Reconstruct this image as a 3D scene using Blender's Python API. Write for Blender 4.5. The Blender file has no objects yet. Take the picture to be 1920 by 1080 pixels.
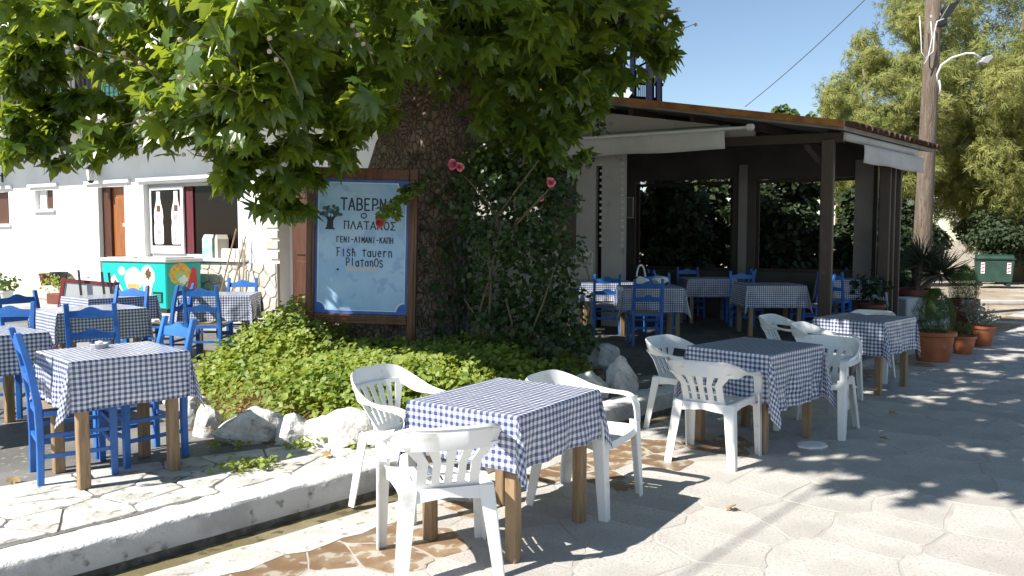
import bpy, bmesh, math, random
import numpy as np
from mathutils import Vector, Matrix
R = math.radians
scene = bpy.context.scene
col = scene.collection
# ------------------------------------------------------------------ camera, sky, sun, exposure
PITCH = R(3.62); CAM_H = 1.6; FPX = 1500.0
cd = bpy.data.cameras.new('camera'); cam = bpy.data.objects.new('camera', cd); col.objects.link(cam)
cam.location = (0, 0, CAM_H); cam.rotation_euler = (R(90) - PITCH, 0, 0)
cd.sensor_width = 36; cd.lens = FPX / 1920 * 36; cd.clip_end = 2000; cd.clip_start = .05
scene.camera = cam
SUN_EL = R(44); SUN_AZ = Vector((-.87, -.49)).normalized()
to_sun = Vector((SUN_AZ.x * math.cos(SUN_EL), SUN_AZ.y * math.cos(SUN_EL), math.sin(SUN_EL)))
w = bpy.data.worlds.new('World'); scene.world = w; w.use_nodes = True
nt = w.node_tree; bg = nt.nodes['Background']
sky = nt.nodes.new('ShaderNodeTexSky'); sky.sky_type = 'NISHITA'; sky.sun_disc = False
sky.sun_elevation = SUN_EL; sky.sun_rotation = math.atan2(SUN_AZ.x, SUN_AZ.y)
sky.air_density = 1.0; sky.dust_density = .15; sky.ozone_density = 1.3
nt.links.new(sky.outputs[0], bg.inputs[0]); bg.inputs[1].default_value = .08
sd = bpy.data.lights.new('sun', 'SUN'); sun = bpy.data.objects.new('sun', sd); col.objects.link(sun)
sd.energy = 5.0; sd.angle = R(.53); sd.color = (1, .955, .88)
sun.rotation_euler = to_sun.to_track_quat('Z', 'Y').to_euler(); sun.location = (-20, -12, 25)
vs = scene.view_settings; vs.view_transform = 'Standard'; vs.look = 'None'; vs.gamma = 1; vs.use_curve_mapping = False
vs.exposure = .95

# ------------------------------------------------------------------ helpers
def at(px, py, Y):
    """a point of the place at depth Y that the photograph shows at pixel (px, py)"""
    x, z = px - 960, -(py - 540); c, s = math.cos(PITCH), math.sin(PITCH)
    dy, dz = FPX * c + z * s, -FPX * s + z * c
    return Vector((x * Y / dy, Y, CAM_H + dz * Y / dy))

class MB:
    def __init__(s): s.v = []; s.f = []
    def add(s, vs, fs):
        o = len(s.v); s.v += [tuple(p) for p in vs]; s.f += [tuple(i + o for i in f) for f in fs]; return s
    def box(s, x0, x1, y0, y1, z0, z1):
        return s.add([(x0,y0,z0),(x1,y0,z0),(x1,y1,z0),(x0,y1,z0),(x0,y0,z1),(x1,y0,z1),(x1,y1,z1),(x0,y1,z1)],
                     [(0,3,2,1),(4,5,6,7),(0,1,5,4),(1,2,6,5),(2,3,7,6),(3,0,4,7)])
    def bar(s, p, q, w, h=None, w2=None, h2=None, up=(0,0,1)):
        h = h or w; w2 = w2 or w; h2 = h2 or h
        p, q = Vector(p), Vector(q); d = (q - p).normalized(); u = Vector(up)
        if abs(d.dot(u)) > .95: u = Vector((0, 1, 0))
        a = d.cross(u).normalized(); b = a.cross(d).normalized()
        vs = []
        for c, ww, hh in ((p, w, h), (q, w2, h2)):
            vs += [c - a*ww/2 - b*hh/2, c + a*ww/2 - b*hh/2, c + a*ww/2 + b*hh/2, c - a*ww/2 + b*hh/2]
        return s.add(vs, [(0,3,2,1),(4,5,6,7),(0,1,5,4),(1,2,6,5),(2,3,7,6),(3,0,4,7)])
    def tube(s, pts, rad, n=8, cap=True, jit=0, rng=None):
        pts = [Vector(p) for p in pts]; m = len(pts)
        if not hasattr(rad, '__len__'): rad = [rad] * m
        vs = []; u = None
        for i, p in enumerate(pts):
            d = (pts[min(i+1, m-1)] - pts[max(i-1, 0)]).normalized()
            if u is None: u = d.orthogonal().normalized()
            u = (u - d * u.dot(d)).normalized(); b = d.cross(u)
            for k in range(n):
                t = 2*math.pi*k/n; r = rad[i] * (1 + (rng.uniform(-jit, jit) if rng else 0))
                vs.append(p + (u*math.cos(t) + b*math.sin(t)) * r)
        fs = [(i*n+k, i*n+(k+1)%n, (i+1)*n+(k+1)%n, (i+1)*n+k) for i in range(m-1) for k in range(n)]
        if cap: fs += [tuple(range(n))[::-1], tuple((m-1)*n+k for k in range(n))]
        return s.add(vs, fs)
    def lathe(s, prof, n=24, c=(0,0,0), sx=1, sy=1, wob=0):
        vs = []; m = len(prof)
        for r, z in prof:
            for k in range(n):
                t = 2*math.pi*k/n; vs.append((c[0]+r*sx*math.cos(t)*(1+wob*math.sin(k*2.3)), c[1]+r*sy*math.sin(t), c[2]+z))
        fs = [(i*n+k, i*n+(k+1)%n, (i+1)*n+(k+1)%n, (i+1)*n+k) for i in range(m-1) for k in range(n)]
        fs += [tuple(range(n))[::-1], tuple((m-1)*n+k for k in range(n))]
        return s.add(vs, fs)
    def prism(s, poly, depth, fr=None):
        """poly in (a, b); fr(a, b, c) -> point; extruded c = 0 .. depth"""
        fr = fr or (lambda a, b, c: (a, c, b)); n = len(poly)
        vs = [fr(a, b, 0) for a, b in poly] + [fr(a, b, depth) for a, b in poly]
        return s.add(vs, [tuple(range(n)), tuple(range(2*n-1, n-1, -1))] + [(i, (i+1) % n + 0, (i+1) % n + n, i+n)[::-1] for i in range(n)])
    def grid(s, pts, skip=None):
        """pts[i][j] rows; skip(i, j) leaves a hole"""
        a, b = len(pts), len(pts[0])
        return s.add([p for r in pts for p in r], [(i*b+j, i*b+j+1, (i+1)*b+j+1, (i+1)*b+j) for i in range(a-1) for j in range(b-1) if not (skip and skip(i, j))])
    def mesh(s, name, mat=None, smooth=False, fix=True, solid=0, bevel=0, uv=None):
        me = bpy.data.meshes.new(name); me.from_pydata(s.v, [], s.f)
        if uv is not None:
            L = me.uv_layers.new(name='cloth'); li = np.empty(len(me.loops), int); me.loops.foreach_get('vertex_index', li)
            L.data.foreach_set('uv', np.asarray(uv, float)[li].ravel())
        if fix or solid or bevel:
            b = bmesh.new(); b.from_mesh(me)
            if solid:
                bmesh.ops.recalc_face_normals(b, faces=b.faces)
                loose = [v for v in b.verts if not v.link_faces]; bmesh.ops.delete(b, geom=loose, context='VERTS')
                bmesh.ops.solidify(b, geom=b.faces[:], thickness=solid)
            bmesh.ops.recalc_face_normals(b, faces=b.faces)
            if bevel: bmesh.ops.bevel(b, geom=b.edges[:], offset=bevel, segments=1, affect='EDGES', clamp_overlap=True)
            b.to_mesh(me); b.free()
        if mat: me.materials.append(mat)
        if smooth:
            for p in me.polygons: p.use_smooth = True
            if smooth != 'all': me.set_sharp_from_angle(angle=R(smooth if smooth is not True else 40))
        return me
    def build(s, name, mat=None, parent=None, loc=None, rot=None, **k):
        return link(name, s.mesh(name, mat, **k), parent, loc, rot)

def link(name, me, parent=None, loc=None, rot=None):
    o = bpy.data.objects.new(name, me); col.objects.link(o)
    if parent: o.parent = parent
    if loc is not None: o.location = loc
    if rot is not None: o.rotation_euler = rot if hasattr(rot, '__len__') else (0, 0, rot)
    return o
def tag(o, label=None, cat=None, group=None, kind=None):
    for k, v in (('label', label), ('category', cat), ('group', group), ('kind', kind)):
        if v: o[k] = v
    return o
def thing(name, label, cat, loc=(0,0,0), rz=0, group=None):
    o = bpy.data.objects.new(name, None); col.objects.link(o); o.location = loc; o.rotation_euler = (0, 0, rz)
    o.empty_display_size = .1
    return tag(o, label, cat, group)
def copy_tree(o, parent=None):
    c = o.copy(); col.objects.link(c)
    if parent: c.parent = parent
    for ch in o.children: copy_tree(ch, c)
    return c
def place(o, x, y, z, face):
    """stand o at (x, y, z), its local +Y looking along face"""
    o.location = (x, y, z); o.rotation_euler = (0, 0, math.atan2(-face[0], face[1])); return o

# ------------------------------------------------------------------ materials
def pmat(name, c, rough=.6, c2=None, sc=6, bump=0, bsc=40, coat=0, spec=.5, metal=0, detail=5, lo=.4, hi=.65, rnd=0, stretch=None, c3=None, sc3=40, lo3=.55, hi3=.62, tex='Object', bdist=.01):
    m = bpy.data.materials.new(name); m.use_nodes = True; n = m.node_tree.nodes; L = m.node_tree.links
    p = n['Principled BSDF']; p.inputs['Roughness'].default_value = rough; p.inputs['Metallic'].default_value = metal
    p.inputs['Specular IOR Level'].default_value = spec; p.inputs['Coat Weight'].default_value = coat; p.inputs['Coat Roughness'].default_value = .12
    tc = n.new('ShaderNodeTexCoord'); out = tc.outputs[tex]
    if stretch:
        mp = n.new('ShaderNodeMapping'); mp.inputs['Scale'].default_value = stretch; L.new(out, mp.inputs[0]); out = mp.outputs[0]
    def noise(scale, d=detail):
        t = n.new('ShaderNodeTexNoise'); t.inputs['Scale'].default_value = scale; t.inputs['Detail'].default_value = d; L.new(out, t.inputs['Vector']); return t
    src = None
    def mixin(base, other, fac):
        mx = n.new('ShaderNodeMix'); mx.data_type = 'RGBA'; L.new(fac, mx.inputs[0])
        if hasattr(base, 'links'): L.new(base, mx.inputs[6])
        else: mx.inputs[6].default_value = (*base, 1)
        mx.inputs[7].default_value = (*other, 1); return mx.outputs[2]
    def ramp(fac, a, b):
        r = n.new('ShaderNodeMapRange'); r.interpolation_type = 'SMOOTHSTEP'; r.inputs[1].default_value = a; r.inputs[2].default_value = b; L.new(fac, r.inputs[0]); return r.outputs[0]
    cur = c
    if c2: cur = mixin(cur, c2, ramp(noise(sc).outputs[0], lo, hi))
    if c3: cur = mixin(cur, c3, ramp(noise(sc3).outputs[0], lo3, hi3))
    if rnd:
        oi = n.new('ShaderNodeObjectInfo'); h = n.new('ShaderNodeHueSaturation'); r = n.new('ShaderNodeMapRange')
        r.inputs[3].default_value = 1 - rnd; r.inputs[4].default_value = 1 + rnd; L.new(oi.outputs['Random'], r.inputs[0]); L.new(r.outputs[0], h.inputs['Value'])
        if hasattr(cur, 'links'): L.new(cur, h.inputs['Color'])
        else: h.inputs['Color'].default_value = (*cur, 1)
        cur = h.outputs[0]
    if hasattr(cur, 'links'): L.new(cur, p.inputs['Base Color'])
    else: p.inputs['Base Color'].default_value = (*cur, 1)
    if bump:
        b = n.new('ShaderNodeBump'); b.inputs['Strength'].default_value = bump; b.inputs['Distance'].default_value = bdist
        L.new(noise(bsc, 6).outputs[0], b.inputs['Height']); L.new(b.outputs[0], p.inputs['Normal'])
    return m
def leafmat(name, c, c2, trans=.35, rough=.45, tcol=None, spec=.4, nsc=.9):
    m = bpy.data.materials.new(name); m.use_nodes = True; n = m.node_tree.nodes; L = m.node_tree.links
    p = n['Principled BSDF']; p.inputs['Roughness'].default_value = rough; p.inputs['Specular IOR Level'].default_value = spec
    g = n.new('ShaderNodeNewGeometry'); tc = n.new('ShaderNodeTexCoord'); no = n.new('ShaderNodeTexNoise'); no.inputs['Scale'].default_value = nsc
    L.new(tc.outputs['Object'], no.inputs['Vector'])
    av = n.new('ShaderNodeMath'); av.operation = 'MULTIPLY_ADD'; av.inputs[1].default_value = .55; L.new(g.outputs['Random Per Island'], av.inputs[0])
    nr = n.new('ShaderNodeMapRange'); nr.inputs[1].default_value = .35; nr.inputs[2].default_value = .65; nr.inputs[4].default_value = .45; L.new(no.outputs[0], nr.inputs[0]); L.new(nr.outputs[0], av.inputs[2])
    mx = n.new('ShaderNodeMix'); mx.data_type = 'RGBA'; mx.inputs[6].default_value = (*c, 1); mx.inputs[7].default_value = (*c2, 1); L.new(av.outputs[0], mx.inputs[0])
    L.new(mx.outputs[2], p.inputs['Base Color'])
    t = n.new('ShaderNodeBsdfTranslucent'); t.inputs[0].default_value = (*(tcol or (c2[0]*1.6, c2[1]*1.5, c2[2])), 1)
    ms = n.new('ShaderNodeMixShader'); ms.inputs[0].default_value = trans
    L.new(p.outputs[0], ms.inputs[1]); L.new(t.outputs[0], ms.inputs[2]); L.new(ms.outputs[0], n['Material Output'].inputs[0])
    return m
def ginghammat(name, period=.036, plastic=.5):
    m = bpy.data.materials.new(name); m.use_nodes = True; n = m.node_tree.nodes; L = m.node_tree.links
    p = n['Principled BSDF']; p.inputs['Roughness'].default_value = .6; p.inputs['Coat Weight'].default_value = plastic; p.inputs['Coat Roughness'].default_value = .16
    uv = n.new('ShaderNodeUVMap'); uv.uv_map = 'cloth'; sep = n.new('ShaderNodeSeparateXYZ'); L.new(uv.outputs[0], sep.inputs[0])
    def stripe(o):
        a = n.new('ShaderNodeMath'); a.operation = 'MULTIPLY'; a.inputs[1].default_value = 1/period; L.new(o, a.inputs[0])
        f = n.new('ShaderNodeMath'); f.operation = 'FRACT'; L.new(a.outputs[0], f.inputs[0])
        g = n.new('ShaderNodeMath'); g.operation = 'LESS_THAN'; g.inputs[1].default_value = .5; L.new(f.outputs[0], g.inputs[0]); return g.outputs[0]
    s = n.new('ShaderNodeMath'); L.new(stripe(sep.outputs[0]), s.inputs[0]); L.new(stripe(sep.outputs[1]), s.inputs[1])
    r = n.new('ShaderNodeValToRGB'); e = r.color_ramp.elements; r.color_ramp.interpolation = 'CONSTANT'
    e[0].position = 0; e[0].color = (.66, .67, .69, 1); e[1].position = .34; e[1].color = (.24, .27, .38, 1)
    x = e.new(.75); x.color = (.03, .04, .125, 1)
    h = n.new('ShaderNodeMath'); h.operation = 'MULTIPLY'; h.inputs[1].default_value = .5; L.new(s.outputs[0], h.inputs[0])
    L.new(h.outputs[0], r.inputs[0]); L.new(r.outputs[0], p.inputs['Base Color'])
    tc = n.new('ShaderNodeTexCoord'); no = n.new('ShaderNodeTexNoise'); no.inputs['Scale'].default_value = 16; no.inputs['Detail'].default_value = 4; L.new(tc.outputs['Object'], no.inputs['Vector'])
    def crease(o):
        a = n.new('ShaderNodeMath'); a.operation = 'MULTIPLY'; a.inputs[1].default_value = 4.3; L.new(o, a.inputs[0])
        q = n.new('ShaderNodeMath'); q.operation = 'PINGPONG'; q.inputs[1].default_value = .5; L.new(a.outputs[0], q.inputs[0])
        g = n.new('ShaderNodeMapRange'); g.inputs[1].default_value = .0; g.inputs[2].default_value = .05; g.inputs[3].default_value = .35; g.inputs[4].default_value = 0; L.new(q.outputs[0], g.inputs[0]); return g.outputs[0]
    cs = n.new('ShaderNodeMath'); L.new(crease(sep.outputs[0]), cs.inputs[0]); L.new(crease(sep.outputs[1]), cs.inputs[1])
    hs = n.new('ShaderNodeMath'); L.new(no.outputs[0], hs.inputs[0]); L.new(cs.outputs[0], hs.inputs[1])
    b = n.new('ShaderNodeBump'); b.inputs['Strength'].default_value = .55; b.inputs['Distance'].default_value = .012; L.new(hs.outputs[0], b.inputs['Height']); L.new(b.outputs[0], p.inputs['Coat Normal'])
    b2 = n.new('ShaderNodeBump'); b2.inputs['Strength'].default_value = .4; b2.inputs['Distance'].default_value = .012; L.new(hs.outputs[0], b2.inputs['Height']); L.new(b2.outputs[0], p.inputs['Normal'])
    return m

M = {}
M['dirt'] = pmat('dry_earth', (.30,.24,.17), .95, (.42,.36,.28), .6, .6, 9, c3=(.20,.15,.10), sc3=3, bdist=.03)
M['mortar'] = pmat('paving_mortar', (.43,.405,.37), .9, (.35,.33,.30), 3, .5, 90, bdist=.004)
M['flag'] = pmat('pale_flagstone', (.47,.445,.41), .85, (.40,.375,.345), 2.2, .8, 120, rnd=.07, c3=(.32,.295,.27), sc3=70, lo3=.5, hi3=.7, bdist=.004)
M['wet'] = pmat('wet_brown_stone', (.20,.125,.07), .4, (.28,.20,.125), 6, .5, 60, rnd=.14, c3=(.40,.36,.30), sc3=9, lo3=.54, hi3=.6, bdist=.004)
M['limestrip'] = pmat('limewashed_concrete', (.52,.50,.46), .85, (.40,.385,.355), 5, .6, 60, c3=(.26,.24,.2), sc3=15, lo3=.6, hi3=.68, bdist=.006)
M['gutter'] = pmat('olive_wet_gutter', (.16,.135,.07), .45, (.22,.19,.115), 4, .4, 50, c3=(.09,.075,.04), sc3=9)
M['kerb'] = pmat('whitewashed_kerb', (.74,.73,.71), .8, (.60,.585,.56), 6, .8, 45, c3=(.36,.34,.31), sc3=22, lo3=.62, hi3=.72, bdist=.012)
M['terrace'] = pmat('old_grey_concrete', (.125,.12,.11), .7, (.20,.19,.175), 1.1, .7, 120, c3=(.30,.29,.27), sc3=24, lo3=.58, hi3=.7, bdist=.004)
M['limestone'] = pmat('limewashed_paving', (.58,.565,.53), .85, (.40,.385,.345), 6, .7, 45, rnd=.1, c3=(.24,.23,.2), sc3=14, lo3=.58, hi3=.68, bdist=.008)
M['soil'] = pmat('bed_soil', (.10,.062,.035), .95, (.20,.13,.075), 5, .9, 30, c3=(.30,.21,.12), sc3=22, bdist=.03)
M['rock'] = pmat('white_rock', (.62,.61,.58), .9, (.44,.43,.41), 4, .9, 22, rnd=.1, c3=(.24,.23,.21), sc3=9, lo3=.58, hi3=.7, bdist=.025)
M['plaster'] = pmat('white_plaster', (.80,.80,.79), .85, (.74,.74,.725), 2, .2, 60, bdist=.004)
M['shadeplaster'] = pmat('shade_grey_plaster', (.37,.36,.345), .85, (.34,.33,.31), 1.6, .2, 40, c3=(.22,.21,.19), sc3=5, lo3=.6, hi3=.75, bdist=.004)  # white plaster greyed to put the porch shade into its colour
M['trim'] = pmat('white_trim', (.80,.80,.80), .6)
M['clad'] = pmat('pale_cladding_stone', (.56,.53,.47), .85, (.44,.41,.36), 5, .5, 30, rnd=.14)
M['joint'] = pmat('grey_joint', (.34,.32,.29), .9)
M['step'] = pmat('concrete_step', (.44,.42,.38), .85, (.33,.31,.28), 3, .5, 60)
M['doorwood'] = pmat('varnished_door_wood', (.30,.105,.028), .4, (.22,.07,.018), 4, .2, 30, stretch=(8,8,.8))
M['darkdoor'] = pmat('dark_door_wood', (.085,.03,.014), .45, (.06,.02,.01), 4, stretch=(8,8,.8))
M['darkglass'] = pmat('dark_window_glass', (.012,.009,.009), .08, spec=.12)
M['redcurtain'] = pmat('dark_red_curtain', (.12,.012,.02), .8, (.07,.008,.012), 8, stretch=(6,6,.4))
M['alu'] = pmat('grey_aluminium', (.36,.36,.36), .4)
M['iron'] = pmat('black_iron', (.015,.015,.016), .5)
M['navy'] = pmat('navy_iron', (.005,.008,.025), .8, spec=.15)
M['shutter'] = pmat('green_shutter_paint', (.012,.11,.085), .5)
M['blue'] = pmat('blue_chair_paint', (.022,.125,.43), .42, (.032,.17,.53), 6, .15, 30, rnd=.12, c3=(.05,.15,.5), sc3=60, lo3=.66, hi3=.72)
M['rush'] = pmat('woven_rush', (.30,.24,.16), .8, (.16,.125,.085), 60, .6, 60, stretch=(1,6,1))
M['tablewood'] = pmat('weathered_table_wood', (.30,.20,.11), .6, (.21,.135,.07), 5, .3, 30, stretch=(9,9,1), rnd=.15)
M['plastic'] = pmat('white_plastic', (.78,.78,.765), .38, (.74,.735,.71), 3, .08, 30, c3=(.58,.56,.51), sc3=9, lo3=.56, hi3=.74, rnd=.04)
M['cloth'] = ginghammat('gingham_cloth', .036, .5); M['clothfine'] = ginghammat('gingham_cloth_fine', .030, .6); M['porchwall'] = pmat('shade_dark_porch_wall', (.07,.066,.06), .9, (.05,.047,.042), 1.6); M['pilaster'] = pmat('shade_grey_pilaster', (.24,.235,.22), .85, (.18,.175,.165), 1.6); M['porchshade'] = pmat('shade_dark_floor', (.075,.07,.065), .75, (.11,.10,.09), 1.5, .5, 80, c3=(.05,.045,.04), sc3=7)  # porch wall, pilaster and floor tones have the porch shade painted in
M['clothplain'] = ginghammat('gingham_cloth_dry', .04, .25)
M['signwood'] = pmat('brown_sign_wood', (.15,.06,.028), .4, (.085,.032,.015), 4, .2, 30, stretch=(7,7,.7))
M['signblue'] = pmat('sign_border_blue', (.035,.115,.46), .5, (.05,.15,.5), 5)
M['signpale'] = pmat('sign_pale_blue', (.33,.54,.82), .42, (.41,.61,.85), 2.5, c3=(.29,.48,.77), sc3=6)
M['signwhite'] = pmat('sign_white_line', (.72,.80,.88), .5)
M['signink'] = pmat('sign_dark_lettering', (.012,.02,.05), .5)
M['signgrey'] = pmat('sign_faded_patch', (.52,.56,.66), .6)
M['emblemleaf'] = pmat('sign_tree_emblem', (.02,.07,.075), .5, (.10,.20,.22), 30)
M['bark'] = pmat('plane_bark', (.115,.078,.052), .9, (.20,.15,.105), 5, 1.0, 14, c3=(.05,.035,.026), sc3=9, lo3=.52, hi3=.62, bdist=.06)
def barkmat():
    m = pmat('plane_bark_plates', (.19,.14,.10), .9, (.29,.225,.17), 3.5, c3=(.12,.085,.065), sc3=11); n = m.node_tree.nodes; L = m.node_tree.links; p = n['Principled BSDF']
    tc = n.new('ShaderNodeTexCoord'); mp = n.new('ShaderNodeMapping'); mp.inputs['Scale'].default_value = (1,1,.72); L.new(tc.outputs['Object'], mp.inputs[0])
    no = n.new('ShaderNodeTexNoise'); no.inputs['Scale'].default_value = 6; L.new(mp.outputs[0], no.inputs['Vector'])
    mv = n.new('ShaderNodeMix'); mv.data_type = 'VECTOR'; mv.inputs[0].default_value = .16; L.new(mp.outputs[0], mv.inputs[4]); L.new(no.outputs['Color'], mv.inputs[5])
    v = n.new('ShaderNodeTexVoronoi'); v.feature = 'DISTANCE_TO_EDGE'; v.inputs['Scale'].default_value = 19; L.new(mv.outputs[1], v.inputs['Vector'])
    mr = n.new('ShaderNodeMapRange'); mr.inputs[2].default_value = .16; L.new(v.outputs[0], mr.inputs[0])
    b = n.new('ShaderNodeBump'); b.inputs['Strength'].default_value = 1; b.inputs['Distance'].default_value = .02; L.new(mr.outputs[0], b.inputs['Height'])
    n2 = n.new('ShaderNodeTexNoise'); n2.inputs['Scale'].default_value = 40; n2.inputs['Detail'].default_value = 6; L.new(tc.outputs['Object'], n2.inputs['Vector'])
    b2 = n.new('ShaderNodeBump'); b2.inputs['Strength'].default_value = .7; b2.inputs['Distance'].default_value = .012; L.new(n2.outputs[0], b2.inputs['Height']); L.new(b.outputs[0], b2.inputs['Normal']); L.new(b2.outputs[0], p.inputs['Normal'])
    src = p.inputs['Base Color'].links[0].from_socket; mx = n.new('ShaderNodeMix'); mx.data_type = 'RGBA'; mx.inputs[6].default_value = (.10,.075,.056,1)
    m2 = n.new('ShaderNodeMapRange'); m2.inputs[2].default_value = .07; L.new(v.outputs[0], m2.inputs[0]); L.new(m2.outputs[0], mx.inputs[0]); L.new(src, mx.inputs[7]); L.new(mx.outputs[2], p.inputs['Base Color']); return m
M['bark'] = barkmat()
M['twig'] = pmat('twig_bark', (.14,.11,.07), .9)
M['leaf'] = leafmat('plane_leaf', (.026,.062,.015), (.115,.185,.032), .38, .30, (.44,.54,.045), spec=.7)
M['rose_leaf'] = leafmat('rose_leaf', (.028,.062,.018), (.065,.10,.03), .22, .42)
M['cover'] = leafmat('ground_cover_leaf', (.10,.18,.03), (.31,.37,.07), .36, .5, (.50,.56,.07), nsc=2.2)
M['drygrass'] = leafmat('dry_grass', (.30,.19,.085), (.42,.30,.15), .2, .8)
M['tam'] = leafmat('tamarisk_spray', (.15,.20,.05), (.37,.36,.115), .28, .8, (.36,.36,.09), nsc=.55)
M['tree'] = leafmat('far_tree_leaf', (.04,.085,.02), (.11,.16,.04), .3, .6)
M['hedge'] = leafmat('dark_hedge_leaf', (.016,.033,.011), (.038,.058,.02), .15, .6)
M['conifer'] = leafmat('conifer_spray', (.022,.06,.012), (.07,.14,.02), .25, .55)
M['grey_leaf'] = leafmat('grey_leaf', (.16,.19,.15), (.32,.34,.29), .2, .7)
M['yucca'] = leafmat('yucca_blade', (.025,.04,.018), (.065,.08,.04), .15, .5)
M['terracotta'] = pmat('terracotta', (.42,.135,.055), .65, (.34,.10,.04), 5, .2, 50, c3=(.5,.24,.14), sc3=7, lo3=.62, hi3=.74)
M['brownpot'] = pmat('brown_pot', (.16,.045,.025), .6, (.12,.035,.02), 5)
M['greypot'] = pmat('black_pot', (.03,.03,.033), .6)
M['whitepot'] = pmat('white_pot', (.7,.7,.68), .6)
M['pole'] = pmat('weathered_pole', (.13,.098,.072), .9, (.20,.16,.125), 4, .8, 20, stretch=(6,6,.6), c3=(.10,.07,.05), sc3=8, bdist=.02)
M['postwood'] = pmat('dark_post_wood', (.032,.018,.011), .45, (.05,.027,.016), 4, stretch=(8,8,.8))
M['beam'] = pmat('dark_beam', (.035,.022,.016), .7)
M['fascia'] = pmat('orange_fascia', (.36,.15,.035), .6, (.22,.085,.025), 5)
M['awning'] = pmat('awning_canvas', (.50,.49,.47), .85, (.42,.41,.39), 1.5, .25, 20, c3=(.34,.32,.29), sc3=5, lo3=.64, hi3=.78)
M['rooftile'] = pmat('roof_tile', (.075,.038,.027), .85, (.12,.065,.045), 6, rnd=.2)
M['soffit'] = pmat('soffit_boards', (.24,.22,.19), .8, (.18,.165,.145), 4)
M['teal'] = pmat('teal_paint', (.0,.40,.37), .35)
M['tealbucket'] = pmat('teal_plastic', (.02,.36,.34), .4)
M['lid'] = pmat('freezer_lid', (.62,.62,.60), .35)
M['black'] = pmat('black_plastic', (.02,.02,.02), .5)
M['cream'] = pmat('ice_cream_print', (.80,.74,.52), .5, (.7,.58,.3), 30)
M['waffle'] = pmat('waffle_print', (.62,.36,.13), .5, (.5,.26,.08), 50)
M['choc'] = pmat('chocolate_print', (.10,.045,.025), .5)
M['whiteprint'] = pmat('white_print', (.82,.82,.82), .5)
M['redprint'] = pmat('red_print', (.62,.04,.05), .5)
M['pinkprint'] = pmat('pink_print', (.55,.26,.30), .5, (.70,.5,.53), 12)
M['greenprint'] = pmat('green_print', (.35,.62,.25), .5)
M['yellowprint'] = pmat('yellow_print', (.75,.50,.08), .5, (.6,.3,.04), 20)
M['carton'] = pmat('pale_teal_carton', (.30,.58,.60), .5, (.65,.75,.76), 9)
M['redframe'] = pmat('dark_red_frame', (.22,.02,.025), .5)
M['boardgrey'] = pmat('pale_board', (.52,.53,.53), .6)
M['pink'] = pmat('pink_petal', (.72,.16,.26), .6, (.80,.38,.44), 25)
M['redpetal'] = pmat('red_petal', (.66,.09,.11), .6, (.75,.25,.22), 25)
M['bin'] = pmat('green_bin_plastic', (.008,.034,.023), .6, (.014,.05,.035), 3)
M['bag'] = pmat('white_bag_film', (.72,.72,.73), .4)
M['galv'] = pmat('white_galvanised', (.62,.62,.62), .45)
M['wire'] = pmat('grey_cable', (.11,.11,.12), .6)
M['bluewall'] = pmat('blue_board', (.01,.03,.16), .6)
M['rubble'] = pmat('dry_stone', (.45,.41,.35), .9, (.33,.30,.25), 3, rnd=.2)
M['tv'] = pmat('tv_black', (.02,.02,.022), .25)
M['seed'] = pmat('seed_fluff', (.42,.36,.27), .95, (.6,.55,.45), 60)

# ------------------------------------------------------------------ scatter (foliage in one mesh)
rng = np.random.default_rng(7)
def frames(nrm, tip):
    """rotation matrices with local Z ~ nrm, local Y ~ tip"""
    z = nrm / np.linalg.norm(nrm, axis=1, keepdims=True)
    y = tip - (tip*z).sum(1, keepdims=True)*z; y /= np.linalg.norm(y, axis=1, keepdims=True) + 1e-9
    x = np.cross(y, z); return np.stack([x, y, z], axis=2)
def scatter(name, tv, tf, pos, Rm, sc, mat, parent=None, smooth=True):
    tv = np.asarray(tv, float); k = tv.shape[-2]; N = len(pos)
    V = ((np.einsum('nij,kj->nki', Rm, tv) if tv.ndim == 2 else np.einsum('nij,nkj->nki', Rm, tv)) * np.asarray(sc)[:, None, None] + pos[:, None, :]).reshape(-1, 3)
    lens = np.array([len(f) for f in tf]); flat = np.concatenate([np.array(f) for f in tf])
    idx = (flat[None, :] + (np.arange(N)*k)[:, None]).ravel()
    ls = np.tile(lens, N); st = np.concatenate([[0], np.cumsum(ls)[:-1]])
    me = bpy.data.meshes.new(name); me.vertices.add(len(V)); me.vertices.foreach_set('co', V.astype(np.float32).ravel())
    me.loops.add(len(idx)); me.loops.foreach_set('vertex_index', idx.astype(np.int32))
    me.polygons.add(len(ls)); me.polygons.foreach_set('loop_start', st.astype(np.int32)); me.polygons.foreach_set('loop_total', ls.astype(np.int32))
    me.update(calc_edges=True); me.validate(); me.materials.append(mat)
    if smooth: me.polygons.foreach_set('use_smooth', np.ones(len(ls), bool))
    o = link(name, me, parent); o['kind'] = 'stuff'; return o
def unit(n):
    d = rng.normal(size=(n, 3)); return d / np.linalg.norm(d, axis=1, keepdims=True)
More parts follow.
